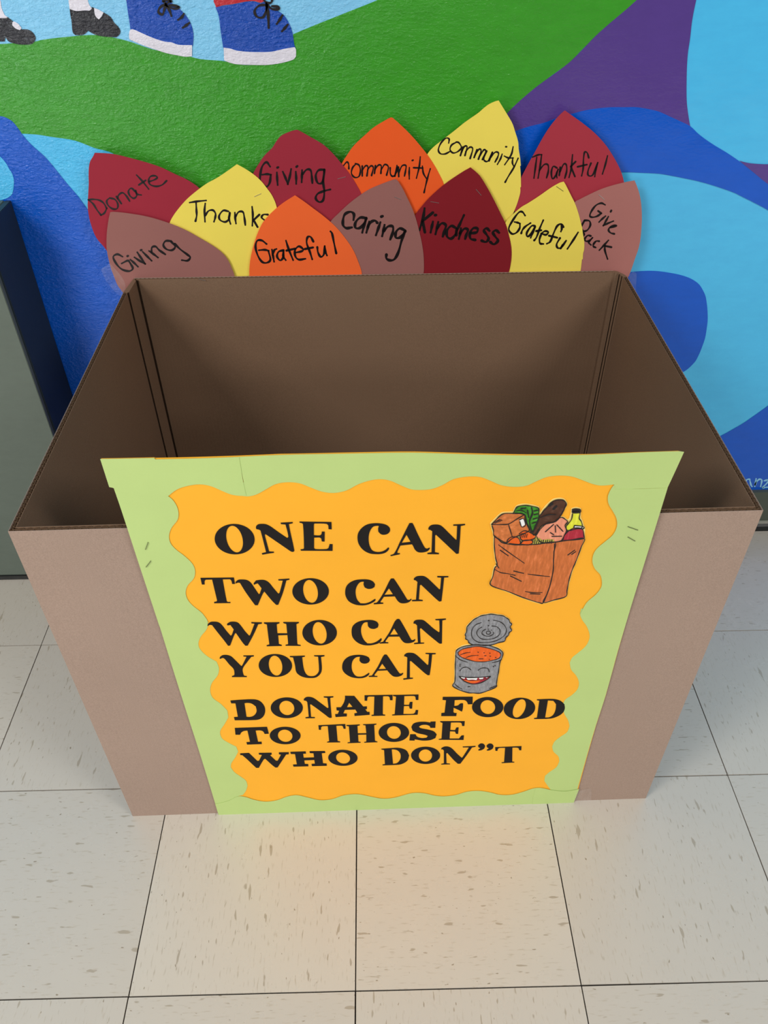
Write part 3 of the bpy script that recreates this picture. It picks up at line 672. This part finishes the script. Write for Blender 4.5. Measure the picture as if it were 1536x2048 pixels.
ctl = [(336.6,989.8)]
itop = [(353.6,976.9),(373.8,969.6),(400,966),(422.2,969.6),(442.4,978.1),(462.6,986.2),(480.8,989),(499,990.2),(515,985.8),(531.2,976.9),(551.4,966),(575.6,962),(599.9,964.4),(620,972),(644.3,980.9),(668.5,983.4),(692.7,978.5),(717,966),(741,958.3),(762,956),(781,959.2),(801.7,968.3),(822.5,976.3),(843.3,977.5),(864,975.4),(885,967.5),(905.8,956.3),(935,950.8),(960,951.7),(980.8,959.2),(1001.7,967.9),(1026.7,971.3),(1051.7,969.2),(1072.5,960),(1093.3,951.7),(1118.3,948.8),(1143.3,950.8),(1164,957.9),(1185,965.8),(1201.7,968.8)]
ctr = [(1227.5,966.7)]
irt = [(1220.4,976.7),(1215,990.4),(1216.3,1005),(1224.6,1019.6),(1232,1034.2),(1232.9,1050.8),(1224.6,1067.5),(1207.9,1082),(1193.3,1094.6),(1185.8,1107),(1184.2,1121.7),(1189.2,1135),(1199.6,1146.7),(1202.9,1159.2),(1201.7,1171.7),(1191.3,1186.3),(1172.5,1202.9),(1162,1215.4),(1159.7,1226.5),(1164,1238),(1172.5,1250),(1178,1264),(1178.4,1275.3),(1171,1290.3),(1155.5,1304),(1143.8,1313.8),(1139,1323.5),(1141.8,1337.2),(1151.6,1348.9),(1157.4,1362.6),(1154.7,1376.3),(1143.8,1388),(1130,1397.7),(1125,1407.5),(1128,1425),(1135.9,1438.8),(1138.7,1450.5),(1134,1462.2),(1120.3,1472),(1108.6,1481.7),(1103.9,1491.5),(1106.6,1501.3),(1116.4,1511),(1118.4,1520.8),(1112.5,1532.5),(1098.8,1542.3),(1089.8,1550),(1088.3,1559.8),(1094.9,1569.6)]
cbr = [(1102,1577.4)]
ibt = [(1081.3,1573.5),(1065.6,1574.7),(1046,1581.3),(1022.7,1587.2),(999.2,1587.2),(979.7,1582.5),(956.3,1579.4),(932.8,1581.3),(913.3,1587.2),(889.8,1590.3),(870.3,1589),(846.9,1584),(823.4,1584),(789,1593),(765.6,1595),(742,1591),(714.8,1586),(687.5,1588.4),(664,1596),(640.6,1598),(617,1593),(593.8,1588),(574,1591),(554.7,1598),(531,1600.9),(507.8,1597),(492.2,1591.9)]
cbl = [(477,1590.3)]
ilt = [(486,1588),(492.2,1579.4),(495.3,1569.6),(492.2,1559.8),(482.4,1552),(468.8,1542.3),(461.7,1532.5),(462.9,1524.7),(470.7,1513),(476.6,1501.3),(472.7,1491.5),(460.9,1485.6),(445.3,1475.9),(440.6,1466),(441.4,1458.3),(449.2,1446.6),(457,1432.9),(455,1419.2),(441.4,1405.5),(425.8,1393.8),(420.7,1380.2),(423.8,1364.5),(435.5,1348.9),(438.3,1335.2),(433.6,1321.6),(414,1309.8),(400.4,1296.2),(397.3,1284.5),(402.3,1270.8),(412,1259),(417.5,1247.3),(414,1236.5),(404,1223.5),(385.9,1209),(375.8,1197),(371.8,1182.8),(375.8,1168.7),(387.9,1154.5),(390.7,1140.4),(385.9,1126.3),(369.7,1110),(351.6,1096),(341.5,1083.9),(338.7,1069.7),(343.5,1053.6),(355.6,1037.4),(357.6,1023.3),(353.6,1009.2),(345.5,997)]
def strip(poly, lvl):
    return sheet('border_strip', [(poly, [])], fp, .0016 + .0003*lvl, .00028, M['green_border'], poster, CUT, ang=35)
# top: a left piece overlapping, seam near x=490
k = 8
strip([(201.5,915.5),(309,913.5)] + [(311.5,916.2),(400,914.2),(478.7,911.3),(487,962),(493,988)] + list(reversed(itop[:k-1])) + ctl + [(280,990),(250,985),(228,973.5),(219.5,971.5)], 2)
strip([(477,911.5),(560,907.8),(680,905.4),(760,903.8),(800,903.2),(830,903.2),(864,904),(905,905.4),(950,906.8),(1051.7,908.8),(1176.7,907.5),(1276.7,903),(1355.8,900.5),(1367,901.7),(1351,937),(1334,973.5),(1280,975),(1229,977)] + ctr + list(reversed(itop[k-3:])) + [(488,962)], 1)
strip([(1227.5,966.7),(1229,976.5),(1334,973.5),(1297,1094),(1259,1217.5),(1257.5,1223.5),(1190,1223),(1160,1225.8)] + list(reversed(irt[:17])), 2)
strip([(1162,1215.4),(1200,1219),(1259.5,1217.5),(1236,1297),(1211,1388),(1191,1450),(1173.5,1509),(1155,1574),(1150,1590),(1110,1590)] + list(reversed(irt[18:])), 0)
strip([(1157.5,1575.5),(1146,1604.6),(1064,1607.5),(1066,1590),(1070,1576.5)] + [(1081.3,1573.5)] + cbr + [(1130,1580)], 3)
strip([(1110,1580),(1075,1607),(1000,1608.5),(850,1613.5),(700,1618),(560,1623),(437.5,1627.4),(431,1606),(455,1600)] + cbl + list(reversed(ibt)) , 2)
strip([(437,1626),(400,1505),(360,1380),(319.4,1249.5),(345,1246.5),(375,1244),(414,1243.5)] + [(417.5,1247.3),(412,1259),(402.3,1270.8),(397.3,1284.5)] + list(reversed(ilt[:27])) + cbl + [(470,1610)], 0)
strip([(222,968),(250,980),(290,988)] + ctl + list(reversed(ilt[31:])) + [(414,1236.5),(417,1243.5),(375,1244.5),(345,1247),(319.4,1250),(275,1115),(228,973)], 1)

# letters
def letter(frame, outer, holes=(), smooth=True):
    px = FR(*frame, outer); hs = [FR(*frame, h) for h in holes]
    return sheet('letter', [(px, hs)], fp, .0017, .0003, M['black_print'], poster, ang=42)
def ringl(frame, o, i): return letter(frame, ell(*o), [ell(*i)])
f = (420,1030,5.908)
ringl(f, (293,274,235,179,.04), (292,273,96,158,.17))
letter(f, [(545,140),(548,120),(570,100),(610,94),(660,98),(710,120),(760,155),(830,205),(915,262),(928,245),(915,180),(893,100),(840,96),(836,80),(900,76),(978,72),(978,86),(932,96),(950,190),(975,300),(998,410),(990,422),(965,422),(900,380),(820,325),(740,270),(655,212),(650,230),(670,310),(700,420),(755,422),(757,435),(700,443),(620,457),(614,440),(665,428),(650,370),(625,270),(598,170),(570,158),(552,157)])
letter(f, [(1058,66),(1435,72),(1438,158),(1402,156),(1398,110),(1375,92),(1235,88),(1228,100),(1228,228),(1300,230),(1318,215),(1322,186),(1356,186),(1354,302),(1322,300),(1315,265),(1295,254),(1230,256),(1230,380),(1245,392),(1375,392),(1400,380),(1415,332),(1449,334),(1448,412),(1075,410),(1070,396),(1105,390),(1112,380),(1100,100),(1085,84),(1060,80)])
f = (700,1030,6.4)
letter(f, [(355,125),(300,135),(262,180),(240,250),(240,330),(258,400),(290,445),(350,462),(410,455),(460,430),(485,405),(500,408),(495,430),(460,465),(400,485),(330,488),(250,478),(170,435),(115,365),(96,290),(105,220),(150,155),(220,110),(310,94),(400,98),(470,118),(508,155),(513,190),(490,222),(440,240),(395,232),(362,200),(360,160),(370,130)])
letter(f, [(760,92),(795,90),(810,110),(860,220),(910,320),(960,410),(985,420),(1018,405),(1020,420),(990,450),(930,466),(870,462),(830,430),(805,380),(792,362),(645,378),(605,460),(610,478),(638,476),(636,490),(522,514),(516,502),(565,480),(640,330),(740,130)], [[(722,240),(660,345),(775,332)]])
letter(f, [(1003,175),(1005,150),(1035,120),(1090,110),(1150,118),(1195,150),(1260,215),(1355,308),(1362,300),(1370,125),(1320,125),(1320,110),(1470,102),(1472,116),(1415,128),(1405,300),(1390,480),(1360,485),(1100,240),(1088,250),(1085,465),(1138,475),(1135,490),(990,488),(990,474),(1042,466),(1052,195),(1025,178)])
f = (390,1140,5.486)
letter(f, [(62,76),(428,72),(440,142),(410,142),(400,105),(385,90),(305,92),(310,120),(350,330),(362,340),(390,340),(390,352),(212,354),(212,340),(238,335),(245,325),(190,94),(120,95),(108,110),(108,148),(78,148)])
letter(f, [(447,137),(447,120),(475,98),(520,94),(570,100),(610,125),(650,180),(700,255),(712,250),(732,190),(690,135),(668,142),(648,152),(645,135),(670,105),(720,98),(770,102),(815,130),(860,185),(915,250),(928,240),(965,105),(918,104),(914,92),(1035,84),(1037,96),(1003,104),(965,240),(915,370),(893,372),(850,330),(762,225),(745,250),(690,375),(662,376),(620,320),(550,220),(495,130),(475,128)])
ringl(f, (1269,224,200,144,0), (1268,224,80,126,.12))
f = (670,1140,6.4)
letter(f, [(362,135),(320,145),(285,185),(265,240),(265,300),(285,370),(325,415),(390,415),(450,395),(490,370),(512,358),(520,365),(510,385),(460,415),(400,435),(340,440),(260,430),(180,390),(140,330),(130,270),(145,200),(190,150),(260,118),(350,108),(430,112),(485,135),(512,170),(505,205),(470,225),(420,228),(380,210),(365,170),(370,140)])
letter(f, [(715,98),(750,96),(775,130),(840,230),(925,368),(950,372),(975,355),(978,368),(950,395),(900,412),(840,410),(800,380),(765,325),(625,330),(580,395),(585,404),(617,406),(617,420),(498,427),(496,412),(540,400),(620,280),(690,140)], [[(690,222),(632,306),(742,300)]])
letter(f, [(1008,115),(1010,95),(1040,72),(1085,64),(1140,68),(1185,95),(1250,155),(1335,238),(1345,230),(1358,85),(1308,82),(1308,65),(1450,66),(1450,80),(1395,84),(1380,230),(1362,385),(1335,392),(1290,355),(1200,270),(1100,175),(1085,185),(1072,365),(1122,372),(1122,385),(985,388),(985,372),(1036,368),(1055,140),(1030,120)])
f = (400,1225,5.486)
letter(f, [(85,140),(85,120),(115,95),(160,90),(205,98),(240,125),(290,190),(338,245),(350,235),(372,175),(335,125),(315,130),(298,128),(300,112),(330,94),(370,90),(415,100),(450,135),(495,195),(540,245),(552,235),(600,112),(565,108),(565,95),(680,98),(680,112),(640,118),(590,230),(525,352),(500,354),(470,320),(395,212),(382,225),(332,352),(310,354),(270,300),(190,200),(135,128),(110,125)])
letter(f, [(703,98),(872,96),(872,108),(842,118),(850,218),(958,218),(948,115),(915,105),(915,94),(1085,94),(1085,106),(1058,116),(1068,325),(1072,340),(1105,346),(1105,356),(940,354),(940,344),(965,338),(968,330),(960,236),(858,240),(866,335),(898,345),(898,356),(733,360),(733,348),(762,340),(735,120),(703,110)])
ringl(f, (1313,211,189,139,0), (1313,213,76,119,.13))
f = (680,1225,6.678)
letter(f, [(360,115),(320,125),(290,165),(280,220),(290,290),(320,355),(365,400),(420,400),(480,380),(525,350),(545,332),(556,335),(552,360),(520,395),(460,415),(390,426),(310,420),(230,385),(170,320),(155,250),(165,180),(210,130),(280,100),(370,88),(440,92),(495,115),(515,150),(505,185),(460,205),(410,200),(378,175),(370,140),(370,118)])
letter(f, [(760,75),(790,74),(810,100),(880,220),(950,352),(970,358),(1003,342),(1006,355),(985,378),(930,395),(870,393),(830,365),(792,308),(650,310),(605,370),(610,382),(645,386),(645,398),(530,402),(528,390),(575,378),(660,250),(730,110)], [[(722,200),(668,285),(775,282)]])
letter(f, [(980,135),(985,110),(1010,90),(1060,84),(1110,90),(1160,125),(1240,195),(1318,252),(1328,240),(1325,92),(1275,90),(1272,76),(1412,68),(1414,82),(1365,92),(1362,250),(1360,400),(1330,402),(1280,365),(1170,275),(1080,195),(1065,205),(1075,390),(1122,390),(1122,402),(990,410),(988,396),(1040,388),(1028,160),(1005,138)])
f = (420,1295,6.4)
letter(f, [(125,130),(130,108),(165,86),(220,84),(270,100),(310,135),(360,185),(400,225),(412,220),(470,105),(430,102),(428,90),(562,88),(562,102),(530,106),(480,170),(420,260),(430,335),(440,350),(472,354),(472,366),(283,366),(283,354),(308,345),(315,330),(305,265),(250,205),(185,128),(160,120),(135,133)])
ringl(f, (838,218,213,146,.03), (840,220,86,128,.11))
letter(f, [(1023,98),(1213,92),(1215,105),(1180,112),(1195,230),(1215,300),(1250,345),(1300,356),(1350,345),(1390,300),(1395,240),(1385,105),(1335,100),(1332,88),(1465,86),(1465,100),(1420,108),(1432,240),(1425,300),(1395,345),(1350,372),(1290,378),(1220,372),(1150,345),(1105,300),(1090,220),(1065,115),(1025,110)])
f = (660,1295,6.678)
letter(f, [(390,110),(345,120),(305,160),(290,215),(292,280),(315,335),(350,370),(400,378),(450,368),(490,345),(520,325),(526,335),(515,355),(480,380),(430,395),(360,396),(280,380),(210,340),(170,290),(163,230),(185,165),(240,115),(310,92),(390,86),(460,95),(515,120),(533,155),(515,185),(470,202),(420,192),(395,165),(395,135),(402,112)])
letter(f, [(728,82),(755,82),(780,115),(840,205),(925,330),(945,338),(975,325),(977,338),(955,360),(905,377),(850,373),(805,340),(765,292),(635,298),(590,355),(600,368),(632,368),(632,380),(518,380),(518,368),(560,362),(640,240),(705,110)], [[(697,202),(648,278),(750,274)]])
letter(f, [(990,105),(992,85),(1025,62),(1070,58),(1120,66),(1165,95),(1230,155),(1300,222),(1312,215),(1322,78),(1275,72),(1275,60),(1410,62),(1410,76),(1362,80),(1350,215),(1330,355),(1305,358),(1260,325),(1170,245),(1078,165),(1065,172),(1065,390),(1108,392),(1106,404),(980,418),(978,402),(1025,395),(1032,120),(1010,108)])
f = (450,1380,6.144)
letter(f, [(68,118),(200,108),(360,104),(430,125),(480,180),(495,240),(480,300),(440,340),(380,356),(122,360),(112,322),(160,318),(130,152),(78,152)], [[(240,150),(265,318),(310,320),(360,300),(390,250),(380,190),(330,155),(280,146)]])
ringl(f, (760,207,197,127,0), (760,209,92,89,.08))
letter(f, [(968,115),(972,95),(1000,76),(1045,74),(1090,88),(1150,130),(1260,212),(1272,205),(1258,85),(1215,80),(1213,68),(1332,66),(1332,78),(1292,85),(1300,200),(1312,328),(1285,330),(1230,290),(1130,215),(1055,162),(1045,170),(1058,320),(1105,322),(1104,334),(990,336),(990,324),(1030,318),(1012,140),(1000,122)])
f = (660,1380,6.4)
letter(f, [(192,62),(310,64),(370,135),(425,200),(472,198),(472,232),(450,236),(478,270),(505,268),(508,305),(315,320),(312,288),(350,280),(325,238),(190,242),(170,288),(215,290),(215,325),(72,334),(66,298),(100,295),(118,252),(85,248),(82,210),(140,210),(175,155),(192,100)], [[(245,150),(216,210),(290,205)]])
letter(f, [(442,56),(800,50),(800,118),(768,118),(762,80),(745,68),(678,68),(675,290),(680,302),(706,304),(706,316),(532,320),(532,308),(560,304),(568,72),(495,72),(478,85),(475,125),(443,125)])
letter(f, [(805,52),(1132,46),(1130,115),(1098,115),(1092,75),(1075,64),(950,66),(946,178),(1010,180),(1022,142),(1055,140),(1050,226),(1020,226),(1010,192),(945,194),(938,296),(1060,294),(1085,280),(1098,244),(1128,246),(1120,304),(795,314),(795,304),(828,298),(845,72),(808,64)])
f = (870,1380,5.689)
letter(f, [(88,68),(428,66),(425,150),(375,152),(355,115),(320,102),(222,104),(218,172),(260,165),(290,142),(318,142),(315,200),(305,235),(265,215),(210,190),(208,240),(218,250),(245,252),(240,286),(70,286),(72,252),(108,248),(125,105),(85,102)])
ringl(f, (598,184,178,114,0), (599,184,84,80,.05))
ringl(f, (959,199,178,121,-.12), (957,199,68,105,-.3))
letter(f, [(1158,96),(1340,92),(1420,110),(1470,150),(1475,200),(1450,250),(1390,290),(1310,314),(1125,320),(1125,310),(1158,304),(1185,110),(1158,106)], [[(1282,108),(1250,304),(1300,300),(1345,270),(1370,210),(1375,150),(1345,112)]])
f = (460,1435,6.4)
letter(f, [(63,122),(475,108),(498,195),(445,198),(425,165),(385,152),(328,155),(360,300),(405,298),(408,328),(220,334),(212,304),(258,300),(225,155),(180,160),(145,180),(130,208),(72,208)])
ringl(f, (707,219,197,111,.02), (707,222,93,79,.1))
letter(f, [(1132,88),(1475,72),(1480,132),(1455,132),(1445,100),(1430,92),(1360,94),(1378,290),(1410,296),(1410,306),(1243,308),(1243,300),(1270,292),(1252,97),(1185,100),(1165,112),(1165,145),(1138,145)])
f = (690,1435,6.144)
letter(f, [(18,82),(182,74),(182,84),(152,92),(158,184),(262,182),(252,85),(222,80),(222,72),(386,65),(386,74),(358,82),(368,275),(398,286),(398,292),(236,298),(236,290),(262,285),(262,198),(160,200),(165,285),(192,290),(192,298),(32,304),(32,296),(62,290),(48,98),(18,90)])
ringl(f, (600,172,187,116,0), (600,173,85,79,.05))
letter(f, [(1050,40),(1112,38),(1108,115),(1048,115),(1040,92),(1000,78),(940,82),(905,102),(930,120),(1020,138),(1090,160),(1125,195),(1110,240),(1050,265),(960,272),(890,262),(855,256),(855,272),(790,270),(800,195),(865,195),(885,225),(940,242),(1000,238),(1018,215),(980,200),(890,180),(830,150),(815,105),(840,65),(900,45),(980,42),(1050,52)])
letter(f, [(1168,34),(1470,34),(1465,92),(1438,92),(1432,60),(1415,50),(1300,50),(1292,142),(1350,145),(1368,112),(1395,110),(1388,190),(1362,188),(1350,160),(1288,158),(1284,248),(1400,248),(1430,210),(1460,208),(1455,264),(1150,262),(1152,254),(1185,248),(1198,55),(1170,44)])
f = (470,1485,5.908)
letter(f, [(62,118),(165,112),(265,208),(285,205),(320,135),(285,132),(282,112),(432,110),(435,130),(415,140),(485,205),(505,205),(545,132),(520,128),(520,106),(636,104),(636,128),(605,130),(505,282),(475,282),(358,180),(340,190),(282,288),(252,288),(90,140),(65,138)])
letter(f, [(655,100),(835,94),(840,120),(805,122),(812,170),(935,165),(928,116),(885,114),(882,92),(1062,90),(1068,112),(1025,116),(1040,235),(1083,238),(1085,264),(910,268),(905,242),(945,240),(938,195),(818,200),(825,242),(865,244),(868,270),(692,274),(686,250),(732,248),(710,125),(660,124)])
ringl(f, (1275,170,173,94,.05), (1277,172,82,67,.15))
f = (750,1480,4.955)
letter(f, [(62,78),(150,72),(240,70),(310,95),(338,145),(320,195),(260,230),(190,238),(75,242),(75,234),(98,230),(90,90),(62,84)], [[(165,84),(178,228),(220,218),(250,180),(252,130),(225,95),(190,84)]])
ringl(f, (501,143,144,85,0), (499,145,66,61,0))
letter(f, [(655,85),(658,70),(690,56),(730,58),(765,78),(810,125),(858,168),(868,160),(930,64),(870,64),(868,56),(995,50),(995,58),(960,65),(905,145),(845,225),(820,226),(780,190),(715,118),(705,125),(708,222),(742,226),(742,232),(655,234),(655,228),(682,222),(682,95),(668,82)])
q = [(1020,45),(1045,26),(1075,30),(1090,50),(1080,75),(1050,92),(1025,95),(1022,88),(1045,72),(1025,62)]
sheet('quotation_mark', [(FR(*f, q), [])], fp, .0017, .0003, M['black_print'], poster, ang=50)
sheet('quotation_mark', [(FR(*f, [(x+84, y+1) for x, y in q]), [])], fp, .0017, .0003, M['black_print'], poster, ang=50)
letter(f, [(1190,62),(1450,52),(1448,92),(1428,92),(1422,72),(1405,66),(1360,66),(1358,205),(1380,208),(1378,214),(1255,220),(1253,213),(1278,210),(1288,68),(1230,70),(1215,80),(1212,98),(1192,98)])
for a, b_ in (((297,1081.9),(291.8,1096)),((302.3,1119),(293,1131)),((1254.6,1050),(1274.6,1057)),((1254.6,1070.8),(1269,1079))):
    staple(a, b_, fp, .0027, M['steel_dark'], poster)

# the two coloured cut-out drawings
def grow(pts, d):
    n = len(pts); A_ = sum(pts[i][0]*pts[(i+1) % n][1] - pts[(i+1) % n][0]*pts[i][1] for i in range(n)); sg = 1 if A_ > 0 else -1; out = []
    for i in range(n):
        e = (Vector(pts[(i+1) % n]) - Vector(pts[i-1])); e = e.normalized() if e.length else Vector((1, 0))
        out.append(tuple(Vector(pts[i]) + Vector((e.y, -e.x)) * d * sg))
    return out
def piece(name, frame, pts, mat, parent, lvl):
    return sheet(name, [(FR(*frame, pts), [])], fp, .0020 + .00012*lvl, .0001, M[mat], parent, ang=38)
f = (950,970,6.144)
sil = [(195,460),(260,395),(330,335),(400,328),(470,322),(490,280),(520,245),(600,228),(690,238),(775,262),(782,310),(790,355),(830,300),(870,250),(915,205),(960,170),(1010,158),(1060,158),(1095,175),(1118,210),(1105,250),(1080,290),(1060,330),(1040,375),(1085,390),(1130,425),(1165,405),(1180,350),(1190,280),(1240,270),(1287,278),(1283,340),(1285,390),(1305,430),(1315,470),(1335,520),(1333,580),(1335,638),(1300,740),(1260,850),(1225,940),(1190,1020),(1140,1200),(1110,1352),(970,1395),(835,1430),(780,1428),(600,1370),(400,1290),(190,1212),(215,1110),(240,1000),(268,960),(250,880),(240,800),(233,700),(232,600),(215,530)]
bagd = sheet('grocery_bag_drawing', [(FR(*f, grow(sil, 14)), [])], fp, .0019, .0004, M['cream'], poster, ang=38)
bfront = [(235,605),(285,650),(340,692),(440,710),(560,716),(760,708),(975,682),(965,800),(960,900),(955,1030),(920,1200),(880,1320),(835,1425),(780,1425),(600,1368),(400,1288),(190,1210),(215,1110),(240,1000),(270,962),(250,880),(240,800),(233,700)]
bside = [(975,682),(1150,660),(1335,637),(1300,740),(1260,850),(1225,940),(1190,1020),(1160,1110),(1140,1200),(1125,1280),(1110,1350),(970,1392),(835,1425),(880,1320),(920,1200),(955,1030),(960,900),(968,790)]
cart = [(200,465),(260,400),(340,335),(460,330),(600,340),(630,440),(660,540),(560,590),(450,640),(380,690),(300,650),(230,605),(222,540)]
lett = [(470,322),(490,280),(520,245),(600,230),(690,240),(775,265),(780,330),(775,400),(740,500),(690,560),(650,500),(610,400),(595,342)]
bread = [(790,360),(830,305),(870,260),(915,210),(960,175),(1010,162),(1060,160),(1095,178),(1118,212),(1105,250),(1085,290),(1040,370),(980,430),(820,480),(740,590),(705,570),(760,430)]
pink = [(745,600),(800,520),(880,450),(960,440),(1010,400),(1060,378),(1100,400),(1132,432),(1100,480),(1120,540),(1090,600),(1060,662),(930,690),(800,680)]
bott = [(1195,318),(1280,318),(1275,390),(1300,430),(1310,500),(1240,520),(1130,540),(1115,490),(1145,450),(1180,400)]
capp = [(1190,280),(1240,272),(1286,282),(1283,320),(1195,320)]
jar = [(1060,662),(1100,590),(1150,540),(1220,508),(1310,520),(1332,600),(1325,640),(1200,655)]
jlid = [(1215,478),(1322,490),(1322,518),(1218,508)]
or1 = [(385,695),(400,650),(450,620),(520,625),(550,670),(545,708)]; or2 = [(540,580),(590,545),(640,550),(690,575),(740,600),(720,640),(620,665),(560,650)]; or3 = [(550,705),(600,660),(690,660),(705,690),(650,715)]
nuts = [(700,712),(720,645),(780,630),(830,660),(880,648),(960,650),(975,682),(850,704)]
piece('bread', f, bread, 'mk_bread', bagd, 1); piece('lettuce', f, lett, 'mk_green', bagd, 1)
piece('carton', f, cart, 'mk_box', bagd, 2); piece('pink_sack', f, pink, 'mk_pink', bagd, 2); piece('bottle', f, bott, 'mk_yellow', bagd, 2)
piece('bottle_cap', f, capp, 'ink', bagd, 2); piece('jar', f, jar, 'mk_red', bagd, 3); piece('jar_lid', f, jlid, 'mk_white', bagd, 4)
for o_ in (or1, or3): piece('orange', f, o_, 'mk_orange', bagd, 3)
piece('orange', f, or2, 'mk_orange', bagd, 3); piece('gherkins', f, nuts, 'mk_olive', bagd, 4)
piece('bag_front', f, bfront, 'mk_brown', bagd, 5); piece('bag_side', f, bside, 'mk_brown', bagd, 5)
piece('carton_label', f, [(540,410),(590,395),(615,470),(570,495)], 'mk_white', bagd, 3)
cl = lambda p: p + [p[0]]
ol = [smooth for smooth in (cl(bfront), cl(bside), cl(cart), cl(lett), cl(bread), cl(pink), cl(bott), cl(capp), cl(jar), cl(jlid))]
ink('ink_lines', [(p, 13) for p in ol] + [(cl([(540,410),(590,395),(615,470),(570,495)]), 11)] + [(cl(o_), 12) for o_ in (or1, or3, or2)] +
    [[(285,715),(400,800),(600,940)],[(305,780),(405,850)],[(245,1020),(310,1055),(400,1070),(490,1090)],[(430,1097),(565,1163)],[(472,1037),(592,1065)],[(648,1075),(780,1092),(910,1105)],
     [(615,1288),(700,1302),(818,1302)],[(675,1316),(795,1320)],[(1135,840),(1220,780)],[(1183,832),(1232,798)],[(200,465),(300,466),(405,460),(500,405),(600,345)],[(405,460),(430,540),(455,620)],[(255,950),(290,1000)],
     ([(690,260),(700,330),(665,430),(690,550)],20),([(640,290),(655,380)],14),([(720,300),(765,290)],14),([(720,345),(765,335)],14),([(710,400),(760,385)],14),([(700,450),(745,435)],14),([(560,270),(620,262)],14),([(500,300),(560,292),(620,320)],12),
     ([(800,380),(900,345),(985,345)],14),([(905,235),(945,212)],26),([(960,275),(995,240)],26),([(860,555),(960,465)],12),([(980,480),(985,560)],12),([(1000,470),(1075,550)],12),([(920,565),(962,592)],12),([(940,612),(1060,610)],12),
     ([(215,450),(300,400)],8),([(230,440),(320,405)],8),([(240,450),(330,415)],8)] + [([(735+i*26,655+(i % 2)*6),(722+i*26,700)],9) for i in range(9)] + [([(570+i*22,575+i*3),(560+i*22,625)],8) for i in range(4)],
    12, fp, .0027, M['ink'], bagd, f)
f = (880,1210,9.035)
lid = [(480,370),(540,300),(600,240),(670,200),(740,165),(830,148),(920,135),(1030,150),(1130,165),(1190,200),(1240,235),(1255,280),(1292,320),(1262,370),(1292,430),(1245,470),(1230,520),(1185,560),(1160,625),(1060,650),(940,690),(800,705),(700,690),(600,690),(520,655),(500,610),(458,580),(462,540),(450,505),(475,450)]
body = [(280,850),(300,785),(420,720),(640,690),(700,695),(860,700),(980,735),(1080,780),(1132,840),(1110,940),(1080,1000),(1065,1100),(1050,1200),(1030,1300),(1015,1400),(1012,1450),(860,1520),(720,1565),(600,1562),(500,1555),(330,1500),(225,1430),(262,1360),(270,1250),(270,1100),(275,960)]
cand = sheet('food_can_drawing', [(FR(*f, grow(body, 16)), [])], fp, .0019, .0004, M['cream'], poster, ang=38)
piece('paper_edge', f, grow(lid, 14), 'cream', cand, .5)
piece('can_lid', f, lid, 'mk_grey', cand, 2); piece('can_body', f, body, 'mk_grey', cand, 1.5)
piece('soup', f, [(320,830),(400,770),(550,735),(700,720),(900,760),(1060,820),(1095,880),(1050,940),(850,990),(720,998),(600,985),(420,930),(340,880)], 'mk_orange', cand, 3)
piece('mouth', f, [(345,1262),(450,1290),(700,1285),(905,1260),(850,1315),(720,1380),(580,1397),(440,1350),(380,1300)], 'mk_red', cand, 3)
piece('tongue', f, [(420,1325),(500,1335),(650,1335),(740,1325),(680,1368),(580,1385),(470,1358)], 'mk_orange', cand, 4)
for t_ in ([(365,1265),(450,1282),(440,1306),(390,1290)], [(475,1290),(675,1290),(655,1328),(580,1318),(500,1326)], [(700,1290),(782,1284),(770,1308),(710,1312)], [(815,1276),(862,1268),(845,1292)]):
    piece('tooth', f, t_, 'mk_white', cand, 5)
circ = [(870+38*math.cos(a*math.pi/5), 472+30*math.sin(a*math.pi/5)) for a in range(11)]
ink('ink_lines', [(cl(lid), 17), (cl(body), 17),
    [(320,830),(400,770),(550,735),(700,720),(900,760),(1060,820),(1095,880),(1050,940),(850,990),(720,998),(600,985),(420,930),(340,880),(320,830)],
    [(290,905),(370,965),(490,1005)],[(940,1015),(1040,990),(1110,955)],[(355,1160),(400,1110),(470,1095),(520,1115),(555,1145)],[(685,1150),(740,1115),(810,1108),(865,1125),(885,1180)],
    ([(345,1262),(500,1282),(700,1280),(905,1262)],18),([(345,1262),(380,1300),(440,1350),(580,1397),(720,1380),(850,1315),(905,1262)],18),([(360,1290),(450,1315),(580,1335),(740,1320),(850,1290)],10),
    [(740,290),(640,330),(570,430),(580,560),(680,640),(820,650),(1000,620),(1150,530),(1195,430),(1160,340),(1080,275),(960,245)],
    [(750,370),(680,420),(660,490),(720,570),(830,595),(980,570),(1070,500),(1075,420),(1020,365),(930,350)],[(820,410),(770,440),(755,490),(820,530),(900,530),(965,490),(960,465)],
    circ, [(265,1400),(320,1450),(390,1490)],[(890,1480),(1010,1430)],[(370,870),(450,840),(540,828)],[(465,922),(560,890),(685,880)],[(700,945),(775,945)],
    ([(680,822),(690,828)],14),([(785,836),(797,836)],14),([(890,840),(902,842)],14),([(800,888),(828,888)],14),([(898,895),(910,897)],14),([(996,918),(1008,920)],14),([(880,955),(892,955)],12),
    ([(350,1045),(370,1043)],12),([(350,1072),(368,1074)],12),([(955,1080),(966,1086)],16),([(985,1066),(996,1072)],14),([(870,250),(880,254)],18),([(866,343),(876,345)],18),([(500,1450),(540,1448)],14),([(865,408),(872,410)],14),([(918,424),(925,426)],14)],
    13, fp, .0027, M['ink'], cand, f)

# clear tape over the right foot of the poster
fb = lambda x, z: .2572 + (x + .051) * .0128
tp = sheet('clear_tape', [([(1150,1578),(1182,1572),(1181,1597),(1146,1600)], [])], fb, .0042, .0001, M['tape'], None, smooth=False)
tp['label'] = 'clear tape holding the lower right corner of the poster to the box'; tp['category'] = 'tape'
